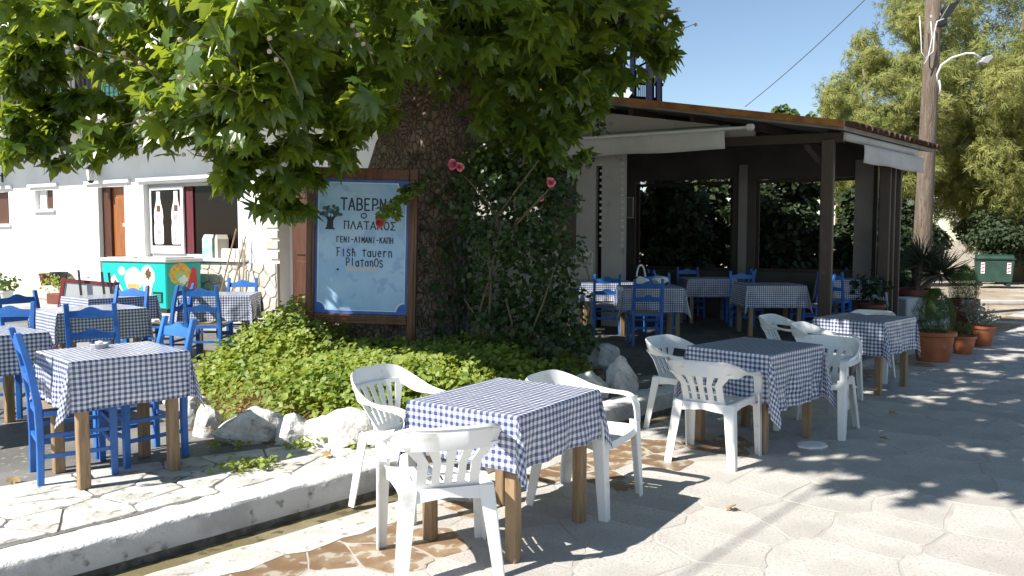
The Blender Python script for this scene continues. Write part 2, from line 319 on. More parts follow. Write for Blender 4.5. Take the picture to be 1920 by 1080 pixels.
# leaf shapes
def plane_leaf(fold=.22, droop=.16, curl=0):
    pol = [(-88,.10),(-60,.30),(-28,.42),(-12,.72),(4,.62),(14,.46),(28,.66),(40,.80),(47,1.0),(56,.80),(66,.52),(76,.72),(84,.84),(90,1.12)]
    pts = [(r*math.cos(R(a)), r*math.sin(R(a))) for a, r in pol]
    full = pts + [(-x, y) for x, y in pts[:-1][::-1]]
    v = [(0, .12, 0)] + [(x, y, -fold*abs(x) - droop*max(y, 0)**2 + curl*x*y) for x, y in full]
    n = len(full); f = [(0, i+1, i+2) for i in range(n-1)]
    v += [(-.018,.0,0),(.018,0,0),(.012,-.55,.06),(-.012,-.55,.06)]; f.append((n+1,n+2,n+3,n+4))   # stalk
    return v, f
def oval_leaf(wd=.5):
    return [(0,0,0),(wd*.8,.35,.08),(wd*.7,.7,.05),(0,1,-.12),(-wd*.7,.7,.05),(-wd*.8,.35,.08),(0,.5,-.06)], [(0,1,6),(1,2,6),(2,3,6),(3,4,6),(4,5,6),(5,0,6)]
PL_V, PL_F = plane_leaf(); PL_VAR = np.array([plane_leaf(*a)[0] for a in ((.22,.16),(.55,.35),(.05,.45,.25),(.8,.1,-.3),(.1,.05),(-.3,.3,.1))]); OV_V, OV_F = oval_leaf()
def blobs_to_leaves(blobs, dens, size, trunk=(-1.1, 9.4), tipdown=.6, shell=.5, up=.75, rnd=.55):
    P, NR, T, S = [], [], [], []
    for c, r in blobs:
        n = max(6, int(dens*r*r)); d = unit(n); rad = r*(shell + (1-shell)*rng.random(n))**.7
        p = np.array(c) + d*rad[:, None]*np.array([1, 1, .75])
        out = p - np.array([trunk[0], trunk[1], c[2]]); out[:, 2] = 0; out /= np.linalg.norm(out, axis=1, keepdims=True) + 1e-6
        t = out*.6 + d*.5 + unit(n)*.5; t[:, 2] -= tipdown
        nr = np.array([0, 0, up]) + out*.25 + d*.35 + unit(n)*rnd
        P.append(p); NR.append(nr); T.append(t); S.append(size*(.55 + .7*rng.random(n)))
    return np.vstack(P), np.vstack(NR), np.vstack(T), np.concatenate(S)

# ------------------------------------------------------------------ voronoi pieces (crazy paving, cladding)
def voronoi(pts, clip, near=.0):
    """convex cells of pts inside the convex polygon clip, each shrunk by near"""
    pts = np.asarray(pts); out = []
    for i, p in enumerate(pts):
        poly = [np.array(q) for q in clip]
        d2 = ((pts - p)**2).sum(1); order = np.argsort(d2)[1:19]
        for j in order:
            q = pts[j]; nn = q - p; ln = math.sqrt(d2[j]); nn = nn/ln; lim = (p + q).dot(nn)/2 - near
            new = []; m = len(poly)
            for a in range(m):
                A, B = poly[a], poly[(a+1) % m]; da, db = A.dot(nn)-lim, B.dot(nn)-lim
                if da <= 0: new.append(A)
                if da*db < 0: new.append(A + (B-A)*(da/(da-db)))
            poly = new
            if len(poly) < 3: break
        if len(poly) >= 3: out.append((p, poly))
    return out
def piece(poly, h, r, rough=.0, prng=random, cr=.022, wob=.012):
    """stone slab with wandering edges and a chamfered top, local to its centre"""
    c = sum(poly)/len(poly); q = []
    m = len(poly)
    for i in range(m):
        A, B = poly[i]-c, poly[(i+1) % m]-c; L = np.linalg.norm(B-A)
        if L < .02: continue
        k = min(.22, cr/L); nn = np.array([B[1]-A[1], A[0]-B[0]])/L
        ts_ = (k, .36, .64, 1-k) if L > .2 else (k, .5, 1-k) if L > .1 else (k, 1-k)
        for t in ts_:
            q.append(A + (B-A)*t - nn*(abs(prng.gauss(0, wob)) if 0 < t < 1 else 0)*(1 if k < t < 1-k else .6) + nn*wob*.3)
    n = len(q)
    v = [(x, y, -.02) for x, y in q] + [(x, y, h-r) for x, y in q] + [(x*(1-r/.12), y*(1-r/.12), h) for x, y in q]
    f = [(i, (i+1) % n, (i+1) % n+n, i+n) for i in range(n)] + [(i+n, (i+1) % n+n, (i+1) % n+2*n, i+2*n) for i in range(n)] + [tuple(range(2*n, 3*n))]
    return c, v, f

# ------------------------------------------------------------------ setting: ground, kerb, pavement, terrace
KD = Vector((.69, .724)); KN = Vector((.724, -.69)); K0 = Vector((-1.585, 4.14))
def K(t, n, z=0): p = K0 + KD*t + KN*n; return (p.x, p.y, z)
tag(MB().add([(-220,-60,-.06),(220,-60,-.06),(220,400,-.06),(-220,400,-.06)], [(0,1,2,3)]).build('ground', M['dirt']), kind='structure')
PAV_END = [K(-9,.2), K(12.5,.2), (11.0,17.2,0), (17.5,17.0,0), (30,16.0,0), (30,-6,0), (-2,-6,0)]
mb = MB().prism([(p[0], p[1]) for p in PAV_END], -.08, lambda a, b, c: (a, b, c)); pavement = tag(mb.build('pavement', M['mortar']), kind='structure')
mb = MB().add([K(-9,.0,-.022), K(14,.0,-.022), K(14,.2,-.022), K(-9,.2,-.022)], [(0,1,2,3)]); tag(mb.build('gutter', M['gutter']), kind='structure')
pr = random.Random(5)
rows = []
for i in range(170):
    t = -6 + i*.11; wv = .205 + .015*math.sin(t*2.1) + pr.uniform(-.012, .012); ov = .43 + .05*math.sin(t*1.3+1) + pr.uniform(-.03, .03)
    rows.append([K(t, wv, .001), K(t, wv+.012, .008), K(t, (wv+ov)/2, .009), K(t, ov, .004)])
tag(MB().grid(rows).build('limewashed_strip', M['limestrip'], smooth=True), kind='structure')
# kerb: rough whitewashed
rows = []
for i in range(330):
    t = -6 + i*.06; z = .16 + .008*math.sin(t*1.7); j = lambda a: pr.uniform(-a, a)
    rows.append([K(t, .0+j(.004), -.06), K(t, -.005+j(.004), .02), K(t, -.008+j(.006), .09), K(t, -.012+j(.008), z-.012+j(.004)), K(t, -.024+j(.012), z+.002+j(.005)),
                 K(t, -.12+j(.01), z+.006+j(.004)), K(t, -.2+j(.015), z+.004+j(.004)), K(t, -.27+j(.03), z-.004), K(t, -.28, .05)])
kerb = tag(MB().grid(rows).build('kerb', M['kerb'], smooth=55, fix=False), kind='structure')
kerb.data.materials.append(pmat('shade_grey_kerb_face', (.50,.49,.485), .85, (.38,.37,.365), 5, .8, 40, c3=(.16,.15,.14), sc3=11, lo3=.58, hi3=.72, bdist=.012)); kerb.data.materials.append(pmat('dark_kerb_foot', (.05,.047,.04), .6, (.12,.11,.10), 14, .8, 40))
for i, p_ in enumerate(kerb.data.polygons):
    if i % 8 in (1, 2): p_.material_index = 1  # front rows: shade painted in as greyer whitewash
    if i % 8 == 0: p_.material_index = 2  # bottom row: darker strip along the foot
TER = [K(-6,-.22), K(14,-.22), (13,26,0), (-24,26,0), (-24,-3,0)]
terrace = tag(MB().prism([(p[0], p[1]) for p in TER], -.2, lambda a, b, c: (a, b, .16+c)).build('terrace', M['terrace']), kind='structure')

def stone_field(name, parent, cells, h, z, matf, budget, rank, stuff_name, gap_round=.003, rough=.02, wob=.012):
    """the cells that show largest become parts, the rest one joined part"""
    cells = sorted(cells, key=lambda cp: rank(cp[0])); rest = MB(); sr = random.Random(3)
    for i, (p, poly) in enumerate(cells):
        c, v, f = piece(poly, h + sr.uniform(-.0005, .0015), gap_round, rough, sr, wob=wob)
        if i < budget:
            mb = MB().add(v, f); mb.build(name, matf(c), parent, (c[0], c[1], z), fix=True)
        else: rest.add([(x+c[0], y+c[1], zz+z) for x, y, zz in v], f)
    if rest.v: rest.build(stuff_name, M['flag'], parent)['kind'] = 'stuff'
# crazy paving in the lane
g = np.random.default_rng(11); pts = []
for ix in range(-8, 34):
    for iy in range(4, 38):
        p = np.array([ix*.44 + (iy % 2)*.22, iy*.44]) + g.uniform(-.22, .22, 2)
        if (Vector(p) - K0).dot(KN) > 1.02: pts.append(p)
for it in range(-12, 60):
    for jn in range(2):
        pts.append(np.array(K(it*.30 + jn*.15 + g.uniform(-.12,.12), .60 + jn*.27 + g.uniform(-.1,.1))[:2]))
clip = [np.array(K(-3,.46)[:2]), np.array([1.5, 1.0]), np.array([15.5, 1.0]), np.array([15.5, 16.4]), np.array([10.6, 16.8])]
cells = voronoi(pts, clip, .004)
def infr(p): return abs(p[0]/max(p[1], .1)) < .75 and p[1] > 2.6
cells = [c for c in cells if infr(c[0])]
def lane_mat(c):
    n = (Vector(c) - K0).dot(KN); t = (Vector(c) - K0).dot(KD)
    lim = .78 + .2*math.sin(t*2.3) + (.42 if 1.7 < t < 4.2 else 0)
    return M['wet'] if n < lim and math.sin(c[0]*37.1+c[1]*19.7) < .35 else M['flag']
stone_field('flagstone', pavement, cells, .0024, 0, lane_mat, 290, lambda p: p[1] + .3*abs(p[0]), 'far_flagstones', .002, .02, .009)
# limewashed paving of the terrace's edge
g = np.random.default_rng(21); pts = []
for i in range(-12, 13):
    for j in range(7):
        t = i*.44 + (j % 2)*.22 + g.uniform(-.21, .21); n = -.36 - j*.17 + g.uniform(-.07, .07)
        if n > -1.15 + max(0, t+.3)*.33 + g.uniform(-.1, .18) : pts.append(np.array(K(t, n)[:2]))
clip = [np.array(K(-4.2,-.25)[:2]), np.array(K(2.6,-.25)[:2]), np.array(K(2.4,-.42)[:2]), np.array(K(-.2,-1.25)[:2]), np.array(K(-4.2,-1.35)[:2])]
stone_field('edge_stone', terrace, voronoi(pts, clip, .004), .006, .16, lambda c: M['limestone'], 300, lambda p: p[1], 'edge_stones', .004, .04, .007)

# ------------------------------------------------------------------ raised bed under the tree
BED = [(-2.62,6.1),(-2.2,5.72),(-1.7,5.5),(-.95,5.46),(-.2,6.0),(.45,6.75),(.85,7.25),(1.0,8.1),(1.0,9.3),(.4,10.6),(-1.3,11.2),(-2.7,10.2),(-3.35,8.9),(-3.2,7.6),(-2.85,6.7)]
bedc = np.array([-1.1, 8.2])
def bed_d(x, y):
    """distance inside the bed's edge (negative outside)"""
    best = 9; ins = False; m = len(BED)
    for i in range(m):
        ax, ay = BED[i]; bx, by = BED[(i+1) % m]; L2 = (bx-ax)**2+(by-ay)**2
        u = max(0, min(1, ((x-ax)*(bx-ax)+(y-ay)*(by-ay))/L2)); best = min(best, math.hypot(x-ax-u*(bx-ax), y-ay-u*(by-ay)))
        if (ay > y) != (by > y) and x < (bx-ax)*(y-ay)/(by-ay)+ax: ins = not ins
    return best if ins else -best
def bed_z(x, y):
    d = bed_d(x, y); s = max(0, min(1, (d+.05)/1.3)); return .165 + .15*s*s*(3-2*s) if d > -.05 else .12
rows = []
for i in range(60):
    rows.append([])
    for j in range(60):
        x, y = -3.5+i*.08, 5.3+j*.103; rows[-1].append((x, y, bed_z(x, y) + pr.uniform(-.012, .012)))
mb = MB().grid(rows, lambda i, j: bed_d(rows[i][j][0]+.04, rows[i][j][1]+.05) < -.06)
tag(mb.build('bed_earth', M['soil'], smooth=True), kind='structure')
# limestone boulders round it
def rock_mesh(seed, sx, sy, sz):
    rr = np.random.default_rng(seed); b = bmesh.new(); bmesh.ops.create_icosphere(b, subdivisions=4, radius=1)
    ns = rr.normal(size=(16, 3)); ns /= np.linalg.norm(ns, axis=1, keepdims=True); ds = rr.uniform(.62, .92, 16)
    from mathutils import noise
    for v in b.verts:
        p = np.array(v.co)
        for _ in range(2):
            for nn, d in zip(ns, ds):
                e = p.dot(nn)-d
                if e > 0: p = p - nn*e
        q = Vector(p); q *= 1 + .13*noise.noise(q*2.3+Vector((seed*3.1, 0, 0))) + .06*noise.noise(q*6+Vector((0, seed, 0))) + .03*noise.noise(q*14)
        v.co = Vector((q.x*sx, q.y*sy, q.z*sz))
    me = bpy.data.meshes.new('boulder'); b.to_mesh(me); b.free(); me.materials.append(M['rock'])
    for p in me.polygons: p.use_smooth = True
    me.set_sharp_from_angle(angle=R(24)); return me
ROCKS = [(-2.62,6.45,.16,.20,.14,.16,'rounded white boulder at the outer end of the bed edging, beside the blue table'),
 (-2.50,6.02,.17,.14,.15,.17,'small upright white boulder beside the narrow standing boulder'),
 (-2.24,5.80,.20,.12,.14,.19,'narrow white boulder standing on end in the bed edging'),
 (-1.88,5.62,.19,.27,.20,.19,'broad grey-shaded boulder with weeds in front, between standing boulder and white ones'),
 (-1.52,5.56,.18,.17,.16,.18,'sloping white boulder beside the largest boulder of the bed edging'),
 (-1.20,5.54,.20,.25,.19,.20,'largest white boulder at the front corner of the planted bed'),
 (-.88,5.60,.20,.15,.17,.21,'rough white boulder just behind the fan-backed plastic chair'),
 (-.50,5.85,.16,.18,.15,.15,'white boulder in the bed edging behind the front checked table'),
 (.05,6.3,.16,.2,.16,.15,'white boulder partly hidden behind the front checked table'),
 (.72,7.2,.19,.24,.18,.17,'low shaded boulder by the kerb at the shady corner of the bed'),
 (1.02,7.45,.22,.17,.17,.25,'tall jagged boulder at the shady corner of the bed'),
 (1.02,8.75,.22,.22,.2,.2,'rounded grey boulder on the shady side below the rose bush'),
 (-2.85,6.95,.15,.2,.14,.12,'low flat white boulder in the dry grass beyond the blue table'),
 (-3.05,7.7,.14,.2,.15,.12,'small white boulder at the far side of the green ground cover')]
for i, (x, y, z, sx, sy, sz, lb) in enumerate(ROCKS):
    o = link('boulder', rock_mesh(i+4, sx, sy, sz), None, (x, y, z+.02), pr.uniform(0, .5)); tag(o, lb, 'boulder', 'white boulders edging the bed')
# ground cover, dry grass
def in_bed(n, f=lambda x, y, d: d > 0):
    out = []
    while len(out) < n:
        x, y = rng.uniform(-3.4, 1.1), rng.uniform(5.4, 11)
        if f(x, y, bed_d(x, y)): out.append((x, y))
    return np.array(out)
def cover_ok(x, y, d):
    if d < .16: return False
    if y > 9.1 or x > .35 - (y-6.5)*.12 and rng.random() < .8: return False
    if x < -1.9 and y < 6.75 + (-1.9-x)*.35 and rng.random() < .93: return False
    if x < -1.45 and y < 5.95: return False
    return (x+1.2)**2 + (y-9.4)**2 > .8
P2 = in_bed(2600, cover_ok); P = []; 
for x, y in P2:
    d = bed_d(x, y); hgt = (.08 + .13*min(1, max(0, d-.1)/.9)) * rng.uniform(.5, 1.2) * (1 + 1.9*np.clip((-1.75-x)/.5, 0, 1)*np.clip((y-6.9)/.9, 0, 1)) * (1 + .7*np.clip((6.9-y)/.6, 0, 1))
    for k in range(11):
        u = rng.random()**.6; a = rng.uniform(0, 6.28); r = .09*rng.random()
        P.append((x+r*math.cos(a), y+r*math.sin(a), bed_z(x, y)+hgt*u))
P = np.array(P); n = len(P)
cov = scatter('ground_cover', OV_V, OV_F, P, frames(np.array([0,0,1.])+unit(n)*.75-np.array([.2,.25,0]), unit(n)+np.array([0,-.3,-.1])), .05*(.6+.8*rng.random(n)), M['cover'])
blade = ([(-.03,0,0),(.03,0,0),(.015,.6,.12),(0,1,.0),(-.015,.6,.12)], [(0,1,2,4),(4,2,3)])
P2 = in_bed(1500, lambda x, y, d: d > .02 and x < -1.2 and y < 7.3 and d < .9)
P3 = np.array([(x, y, bed_z(x, y)+.01) for x, y in P2])
scatter('dry_grass', blade[0], blade[1], P3, frames(unit(1500)*.8+np.array([0,0,.2]), unit(1500)*np.array([1,1,.25])+np.array([0,0,.25])), .14*(.5+rng.random(1500)), M['drygrass'])
tufts = [(-1.45,5.36,.17),(-1.38,5.42,.17),(-1.05,5.38,.17),(-1.9,5.36,.17),(-1.72,4.82,.165),(-1.62,4.88,.165),(-1.55,4.95,.165)]
P = np.vstack([np.array(t)+rng.normal(size=(40, 3))*np.array([.06,.04,0]) + np.array([0,0,1])*rng.random((40,1))*.06 for t in tufts]); n = len(P)
scatter('weeds', OV_V, OV_F, P, frames(np.array([0,0,1.])+unit(n)*.7, unit(n)), .035*(.6+.8*rng.random(n)), M['cover'])

# ------------------------------------------------------------------ plane tree
tree = thing('plane_tree', 'huge old plane tree with thick mottled trunk spreading over the taverna forecourt', 'tree', (-1.25, 9.4, .3))
TP = Vector((-1.25, 9.4, .3))
def limb(name, pts, rad, n=16, seed=0, noise_amp=.06, mat='bark'):
    rr = random.Random(seed); fine, fr = [], []
    for i in range(len(pts)-1):
        for k in range(6):
            t = k/6; p0, p1 = Vector(pts[max(i-1,0)]), Vector(pts[i]); p2, p3 = Vector(pts[i+1]), Vector(pts[min(i+2,len(pts)-1)])
            fine.append(.5*((2*p1)+(p2-p0)*t+(2*p0-5*p1+4*p2-p3)*t*t+(3*p1-p0-3*p2+p3)*t**3)); fr.append(rad[i]+(rad[i+1]-rad[i])*t)
    fine.append(Vector(pts[-1])); fr.append(rad[-1])
    mb = MB(); mb.tube([p-TP for p in fine], fr, n)
    from mathutils import noise
    vs = []
    for v in mb.v:
        q = Vector(v); vs.append(tuple(q + noise.noise_vector(q*1.6)*noise_amp + noise.noise_vector(q*5)*noise_amp*.35))
    mb.v = vs
    return mb.build(name, M[mat], tree, smooth='all')
limb('trunk', [(-1.35,9.4,.1),(-1.32,9.4,.5),(-1.25,9.4,1.2),(-1.12,9.4,2.1),(-.95,9.42,2.9),(-.80,9.45,3.6),(-.7,9.5,4.3)], [1.0,.80,.70,.62,.56,.52,.45], 40, 1, .10)
LIMBS = [([(-1.0,9.4,3.0),(-1.8,8.8,3.7),(-2.9,8.0,4.4),(-4.2,7.2,4.9)], [.34,.26,.18,.08]), ([(-.9,9.4,3.3),(-1.0,8.4,4.1),(-1.3,7.0,4.8),(-1.4,5.2,5.4)], [.32,.24,.16,.07]),
 ([(-.7,9.5,4.0),(.4,9.0,4.8),(1.6,8.4,5.5),(3.0,7.6,6.0)], [.3,.22,.15,.07]), ([(-.7,9.5,4.2),(-.4,10.2,5.2),(.3,11,6.2),(1,12,7)], [.34,.25,.16,.07]), ([(-.75,9.5,4.1),(-1.6,10.2,5.2),(-2.8,11,6.2),(-3.8,11.6,6.8)], [.3,.22,.15,.07])]
for i, (p, r) in enumerate(LIMBS): limb('limb', p, r, 14, i+3, .05)
# crown: leaf clumps of the low drooping skirt (seen in front) and of the high canopy (throws the shade)
LOW = [(60,62,7.2,.22),(38,100,7.3,.16),(125,80,7.4,.20),(95,130,7.5,.12),(20,30,6.8,.40),(110,20,7.2,.45),(15,150,7.4,.16),(30,215,7.2,.16),(40,268,7.2,.2),(110,275,7.4,.2),(75,185,7.6,.14),(105,235,7.5,.12),(185,50,7.6,.46),(185,120,7.9,.22),(150,195,7.6,.16),(225,235,7.6,.40),(270,255,7.6,.38),(200,265,7.4,.28),(318,185,7.1,.40),
 (272,115,7.3,.36),(300,50,6.9,.5),(330,270,7.2,.36),(375,125,6.6,.48),(390,40,6.4,.5),(370,210,6.8,.44),(400,255,6.9,.36),(450,100,6.2,.48),(450,190,6.4,.45),(470,250,6.8,.42),(470,330,7.2,.34),(430,295,7.2,.28),(440,350,7.3,.22),(520,340,7.4,.34),(510,390,7.6,.24),(545,415,7.8,.18),(560,360,7.8,.26),
 (520,30,6.0,.5),(530,140,6.4,.48),(540,250,6.8,.42),(570,310,7.5,.30),(600,60,6.2,.5),(610,170,6.7,.45),(610,250,7.2,.36),(640,275,7.6,.26),(680,30,6.5,.5),(680,130,7.0,.42),(675,215,7.4,.34),(740,60,7.2,.5),(720,140,7.6,.32),(800,30,7.4,.5),(810,110,8.0,.38),(870,40,7.4,.5),(900,110,8.2,.4),
 (945,30,7.4,.5),(960,110,8.0,.42),(950,190,8.4,.42),(930,260,8.7,.36),(1000,250,8.6,.4),(1020,50,7.8,.5),(1030,140,8.2,.45),(1045,215,8.5,.36),(1060,280,8.6,.24),(1090,40,8,.48),(1100,120,8.3,.42),(1095,180,8.5,.26),(1160,50,8.3,.42),(1165,115,8.5,.3),(1205,20,8.2,.34),(1225,80,8.5,.2),(1240,105,8.6,.14),(920,320,8.8,.25),(980,310,8.8,.28),(850,60,8.8,.4),(780,90,9.0,.35)]
LOW = [(px, py - (25 if 245 < px < 575 and py > 240 else 0), Y, r*(.85 if 245 < px < 575 and py > 240 else 1)) for px, py, Y, r in LOW]
low = [(at(px, py, Y), r) for px, py, Y, r in LOW]
low2 = []
for px, py, Y, r in LOW:
    if 660 < px < 905 and py > 120: continue
    for k in range(2):
        q = at(px + rng.uniform(-40, 40), py - 25 + rng.uniform(-45, 15), Y + 1.0 + k*.9)
        if px < 260 and (k or py > 100): continue
        if 245 < px < 575 and py > 235: continue
        if px > 1110 and k: continue
        low2.append((q, r*.95))
GU = [(-9,99),(-2,10.5),(-.7,9.4),(.5,7.5),(1.2,7.0),(1.8,6.05),(2.0,5.0),(2.4,4.45),(3.4,4.6),(6,5.0),(14,6.0)]
def g_of(u): return float(np.interp(u, [a for a, b in GU], [b for a, b in GU]))
def proj(p):
    c, s = math.cos(PITCH), math.sin(PITCH); y, z = p[1], p[2]-CAM_H; d = y*c - z*s
    return (960 + FPX*p[0]/max(d,.1), 540 - FPX*(y*s + z*c)/max(d,.1))
high = []; k0 = SUN_AZ / math.tan(SUN_EL)
while len(high) < 190:
    a, rr_ = rng.uniform(0, 6.283), 6.4*math.sqrt(rng.random()); x, y = -.6 + rr_*math.cos(a), 9.0 + rr_*math.sin(a)*1.05
    zt = 8.6 - 3.2*(rr_/6.4)**2; z = rng.uniform(4.5, max(4.9, zt)); r = rng.uniform(.5, .85)
    u, v = x - k0.x*z, y - k0.y*z
    px, py = proj((x, y, z - r))
    if v - r*rng.uniform(.15, .95) < g_of(u) + (.75 if u < 1.4 else .1): continue
    if y > 0 and px > 1120 and py > -30: continue
    if y > 0 and px < 300 and py > -40: continue
    high.append(((x, y, z), r))
sub = []
for c, r0 in low:      # each clump breaks up into smaller sprays with dark gaps between
    for k in range(7):
        d = unit(1)[0]*r0*.75; sub.append((np.array(c)+d*np.array([1,1,.8]), r0*rng.uniform(.30,.5)))
leaves = blobs_to_leaves(sub, 300, .16, shell=.2, rnd=.7)
for gx, gy in ((2.0,5.75),(2.35,5.55),(2.5,5.2),(2.8,5.45),(2.3,4.95),(3.1,5.05),(2.7,6.0),(3.2,5.6)):  # leaf clumps added out of view to shade these lane spots
    high.append(((gx - k0.x*0 + to_sun.x/to_sun.z*5.2, gy + to_sun.y/to_sun.z*5.2, 5.2 + rng.uniform(0, .3)), rng.uniform(.28, .42)))
for s_ in np.arange(.6, 5.0, .55):  # more unseen clumps, added sunward of the porch front to shade it
    for zz in (2.9, 3.2):
        f0 = np.array([4.43-.87*s_-.18, 11.3+.49*s_-.3, zz])
        for kk in (3.6, 4.6):
            q = f0 + np.array(to_sun)*kk*1.35 + unit(1)[0]*.3; px, py = proj(q - np.array([0,0,.7]))
            if py < -40: high.append((tuple(q), .62))
leaves2 = blobs_to_leaves(low2, 230, .17, rnd=.8); leaves3 = blobs_to_leaves(high, 152, .21, up=1.0)
def sun_gap(L):
    # a gap in the foliage through which the sun reaches the foot of the sign board
    P = L[0]; ts = np.array(to_sun); t = (P[:,1] - 8.34)/ts[1]; q = P - ts*t[:,None]
    hit = (t > .5) & (q[:,0] > -2.1) & (q[:,2] > .70) & (q[:,2] < 1.50 - (q[:,0] + 2.1)*1.15 + .12*np.sin(q[:,0]*31))
    for cx, cz, rr in ((-1.2,1.02,.045),(-1.42,1.22,.05),(-1.3,.86,.06),(-1.15,1.75,.03),(-1.66,1.42,.05)): hit |= (t > .5) & (np.hypot(q[:,0]-cx, (q[:,2]-cz)*.6) < rr)
    keep = ~hit; return tuple(a[keep] for a in L)
leaves, leaves2, leaves3 = sun_gap(leaves), sun_gap(leaves2), sun_gap(leaves3)
P, NR, T, S = leaves
pp = np.array([proj(p) for p in P]); vis = (pp[:,0] > -20) & (pp[:,0] < 1290) & (pp[:,1] > -20) & (pp[:,1] < 460)
score = np.where(vis, S/np.linalg.norm(P - np.array([0,0,CAM_H]), axis=1), 0) 
toward = np.abs(((NR/np.linalg.norm(NR, axis=1, keepdims=True))*((np.array([0,0,CAM_H])-P)/np.linalg.norm(P-np.array([0,0,CAM_H]), axis=1, keepdims=True))).sum(1))
pick = np.argsort(-score*(.3+toward))[:292]; rest = np.setdiff1d(np.arange(len(P)), pick)
RM = frames(NR, T); LMS = []
for var in PL_VAR:
    lm = bpy.data.meshes.new('leaf'); lm.from_pydata([tuple(q) for q in var], [], PL_F); lm.materials.append(M['leaf']); LMS.append(lm)
    for p_ in lm.polygons: p_.use_smooth = True
for i in pick:
    o = bpy.data.objects.new('leaf', LMS[int(i) % 6]); col.objects.link(o); o.parent = tree
    o.matrix_local = Matrix.Translation(Vector(P[i]) - TP) @ Matrix(RM[i].tolist()).to_4x4() @ Matrix.Scale(float(S[i]), 4)
tp = np.array(TP)
NL = len(rest)+len(leaves2[0])+len(leaves3[0])
scatter('crown', PL_VAR[rng.integers(0, 6, NL)], PL_F, np.vstack([P[rest], leaves2[0], leaves3[0]]) - tp, np.concatenate([RM[rest], frames(leaves2[1], leaves2[2]), frames(leaves3[1], leaves3[2])]), np.concatenate([S[rest], leaves2[3], leaves3[3]]), M['leaf'], tree)
# twigs with seed balls on the sunlit side
sm = MB(); b_ = bmesh.new(); bmesh.ops.create_icosphere(b_, subdivisions=2, radius=.018); sme = bpy.data.meshes.new('seed_ball')
for v in b_.verts: v.co *= pr.uniform(.86, 1.14)
b_.to_mesh(sme); b_.free(); sme.materials.append(M['seed'])
TW = [((330,200),(175,20),6.2),((450,130),(330,60),5.9),((300,150),(150,75),6.4),((420,270),(440,255),6.4),((310,220),(230,222),6.3),((480,200),(330,130),5.9),((700,120),(655,30),6.2),((420,330),(350,270),6.9),((560,180),(500,60),5.7),((1190,90),(1305,35),8.3),((1120,60),(1275,5),8.2)]
for (a, b), (c, d), Y in TW:
    A, B = at(a, b, Y+.25), at(c, d, Y-.1); pts = [A.lerp(B, t/5) + Vector((0, 0, .05*math.sin(t))) for t in range(6)]
    mb = MB().tube([p-TP for p in pts], [.008,.007,.006,.005,.004,.003], 5); mb.build('twig', M['twig'], tree, smooth='all')
    for t in (2, 3, 4, 5):
        if pr.random() < .8: link('seed_ball', sme, tree, pts[t]-TP+Vector((pr.uniform(-.03,.03), 0, pr.uniform(-.04,.02))))
# bracts of ivy on the trunk
n = 900; a = rng.uniform(.2, 1.6, n); zz = rng.uniform(.4, 2.4, n); keep = rng.random(n) < np.clip((a-.35)*1.6, .06, 1); a, zz = a[keep], zz[keep]; n = len(a)
rad = np.interp(zz, [.4,1.2,2.1,2.9], [.84,.74,.66,.60]) + .05; cx = np.interp(zz, [.4,1.2,2.1,2.9], [-1.33,-1.25,-1.12,-.95])
dirs = np.stack([np.sin(a), -np.cos(a), np.zeros(n)], 1); pos = np.stack([cx + rad*dirs[:,0], 9.4 + rad*dirs[:,1], zz], 1)
ivy = scatter('ivy', OV_V, OV_F, pos, frames(dirs + unit(n)*.5, np.array([0,0,-1.])+unit(n)*.5), .075*(.6+.8*rng.random(n)), M['rose_leaf'])
tag(ivy, 'dark ivy climbing the shaded side of the plane trunk', 'ivy')

# ------------------------------------------------------------------ rose bush
rose = thing('rose_bush', 'tall dark rose bush with pink blooms beside the plane trunk', 'shrub', (.1, 8.5, .35)); RB = Vector((.1, 8.5, .35))
bl = []
for px, py, Y, r in [(900,400,8.3,.34),(960,360,8.4,.36),(1010,420,8.5,.34),(940,470,8.3,.36),(1000,520,8.4,.34),(1050,380,8.6,.26),(1060,470,8.6,.26),(900,520,8.2,.18),(1040,580,8.5,.28),(960,590,8.4,.3),(895,430,8.2,.16),(900,600,8.2,.16),(1070,620,8.4,.26),(1000,640,8.3,.3),(930,640,8.2,.16),(880,340,8.3,.18),(1090,640,8.3,.2),(1040,330,8.7,.24),(980,300,8.7,.28),(900,300,8.6,.25),(800,340,8.1,.12),(775,350,8.0,.10),(1090,300,8.7,.16),(1120,240,8.7,.10),(920,340,8.6,.34),(1000,350,8.7,.34),(970,450,8.7,.4),(1040,500,8.8,.34),(930,560,8.6,.34),(1060,560,8.7,.28),(1010,590,8.6,.34)]:
    bl.append((at(px, py, Y), r))
Pq, Nq, Tq, Sq = blobs_to_leaves(bl, 2000, .07, (.1, 9.2), .3, .25, .5, .8)
scatter('foliage', OV_V, OV_F, Pq - np.array(RB), frames(Nq, Tq), Sq, M['rose_leaf'], rose)
for p, q in [((880,650),(940,420)),((915,650),(914,430)),((960,660),(948,560)),((905,640),(870,560)),((985,650),(1040,500)),((940,430),(870,330)),((960,430),(1034,350)),((800,352),(740,385)),((914,430),(1010,300))]:
    A, B = at(p[0], p[1], 8.3), at(q[0], q[1], 8.15); mid = A.lerp(B, .5) + Vector((.03, -.05, .04))
    MB().tube([A-RB, mid-RB, B-RB], [.014,.011,.006], 6).build('stem', M['twig'], rose, smooth='all')
def bloom(r, seed):
    rr = random.Random(seed); rows = []; N = 90
    for i in range(N):
        th = i/N*5*2*math.pi; k = i/N; ro = r*(.12 + .88*k); ruff = 1 + .16*math.sin(th*2.6+rr.uniform(-.4,.4))
        base = Vector((math.cos(th), math.sin(th), 0)); h = r*(.75 - .75*k*k)
        rows.append([tuple(base*ro*.45 + Vector((0,0,-.2*r))), tuple(base*ro*.85*ruff + Vector((0,0,h*.4))), tuple(base*ro*1.08*ruff + Vector((0,0,h+.08*r*math.sin(th*3))))])
    return MB().grid(rows)
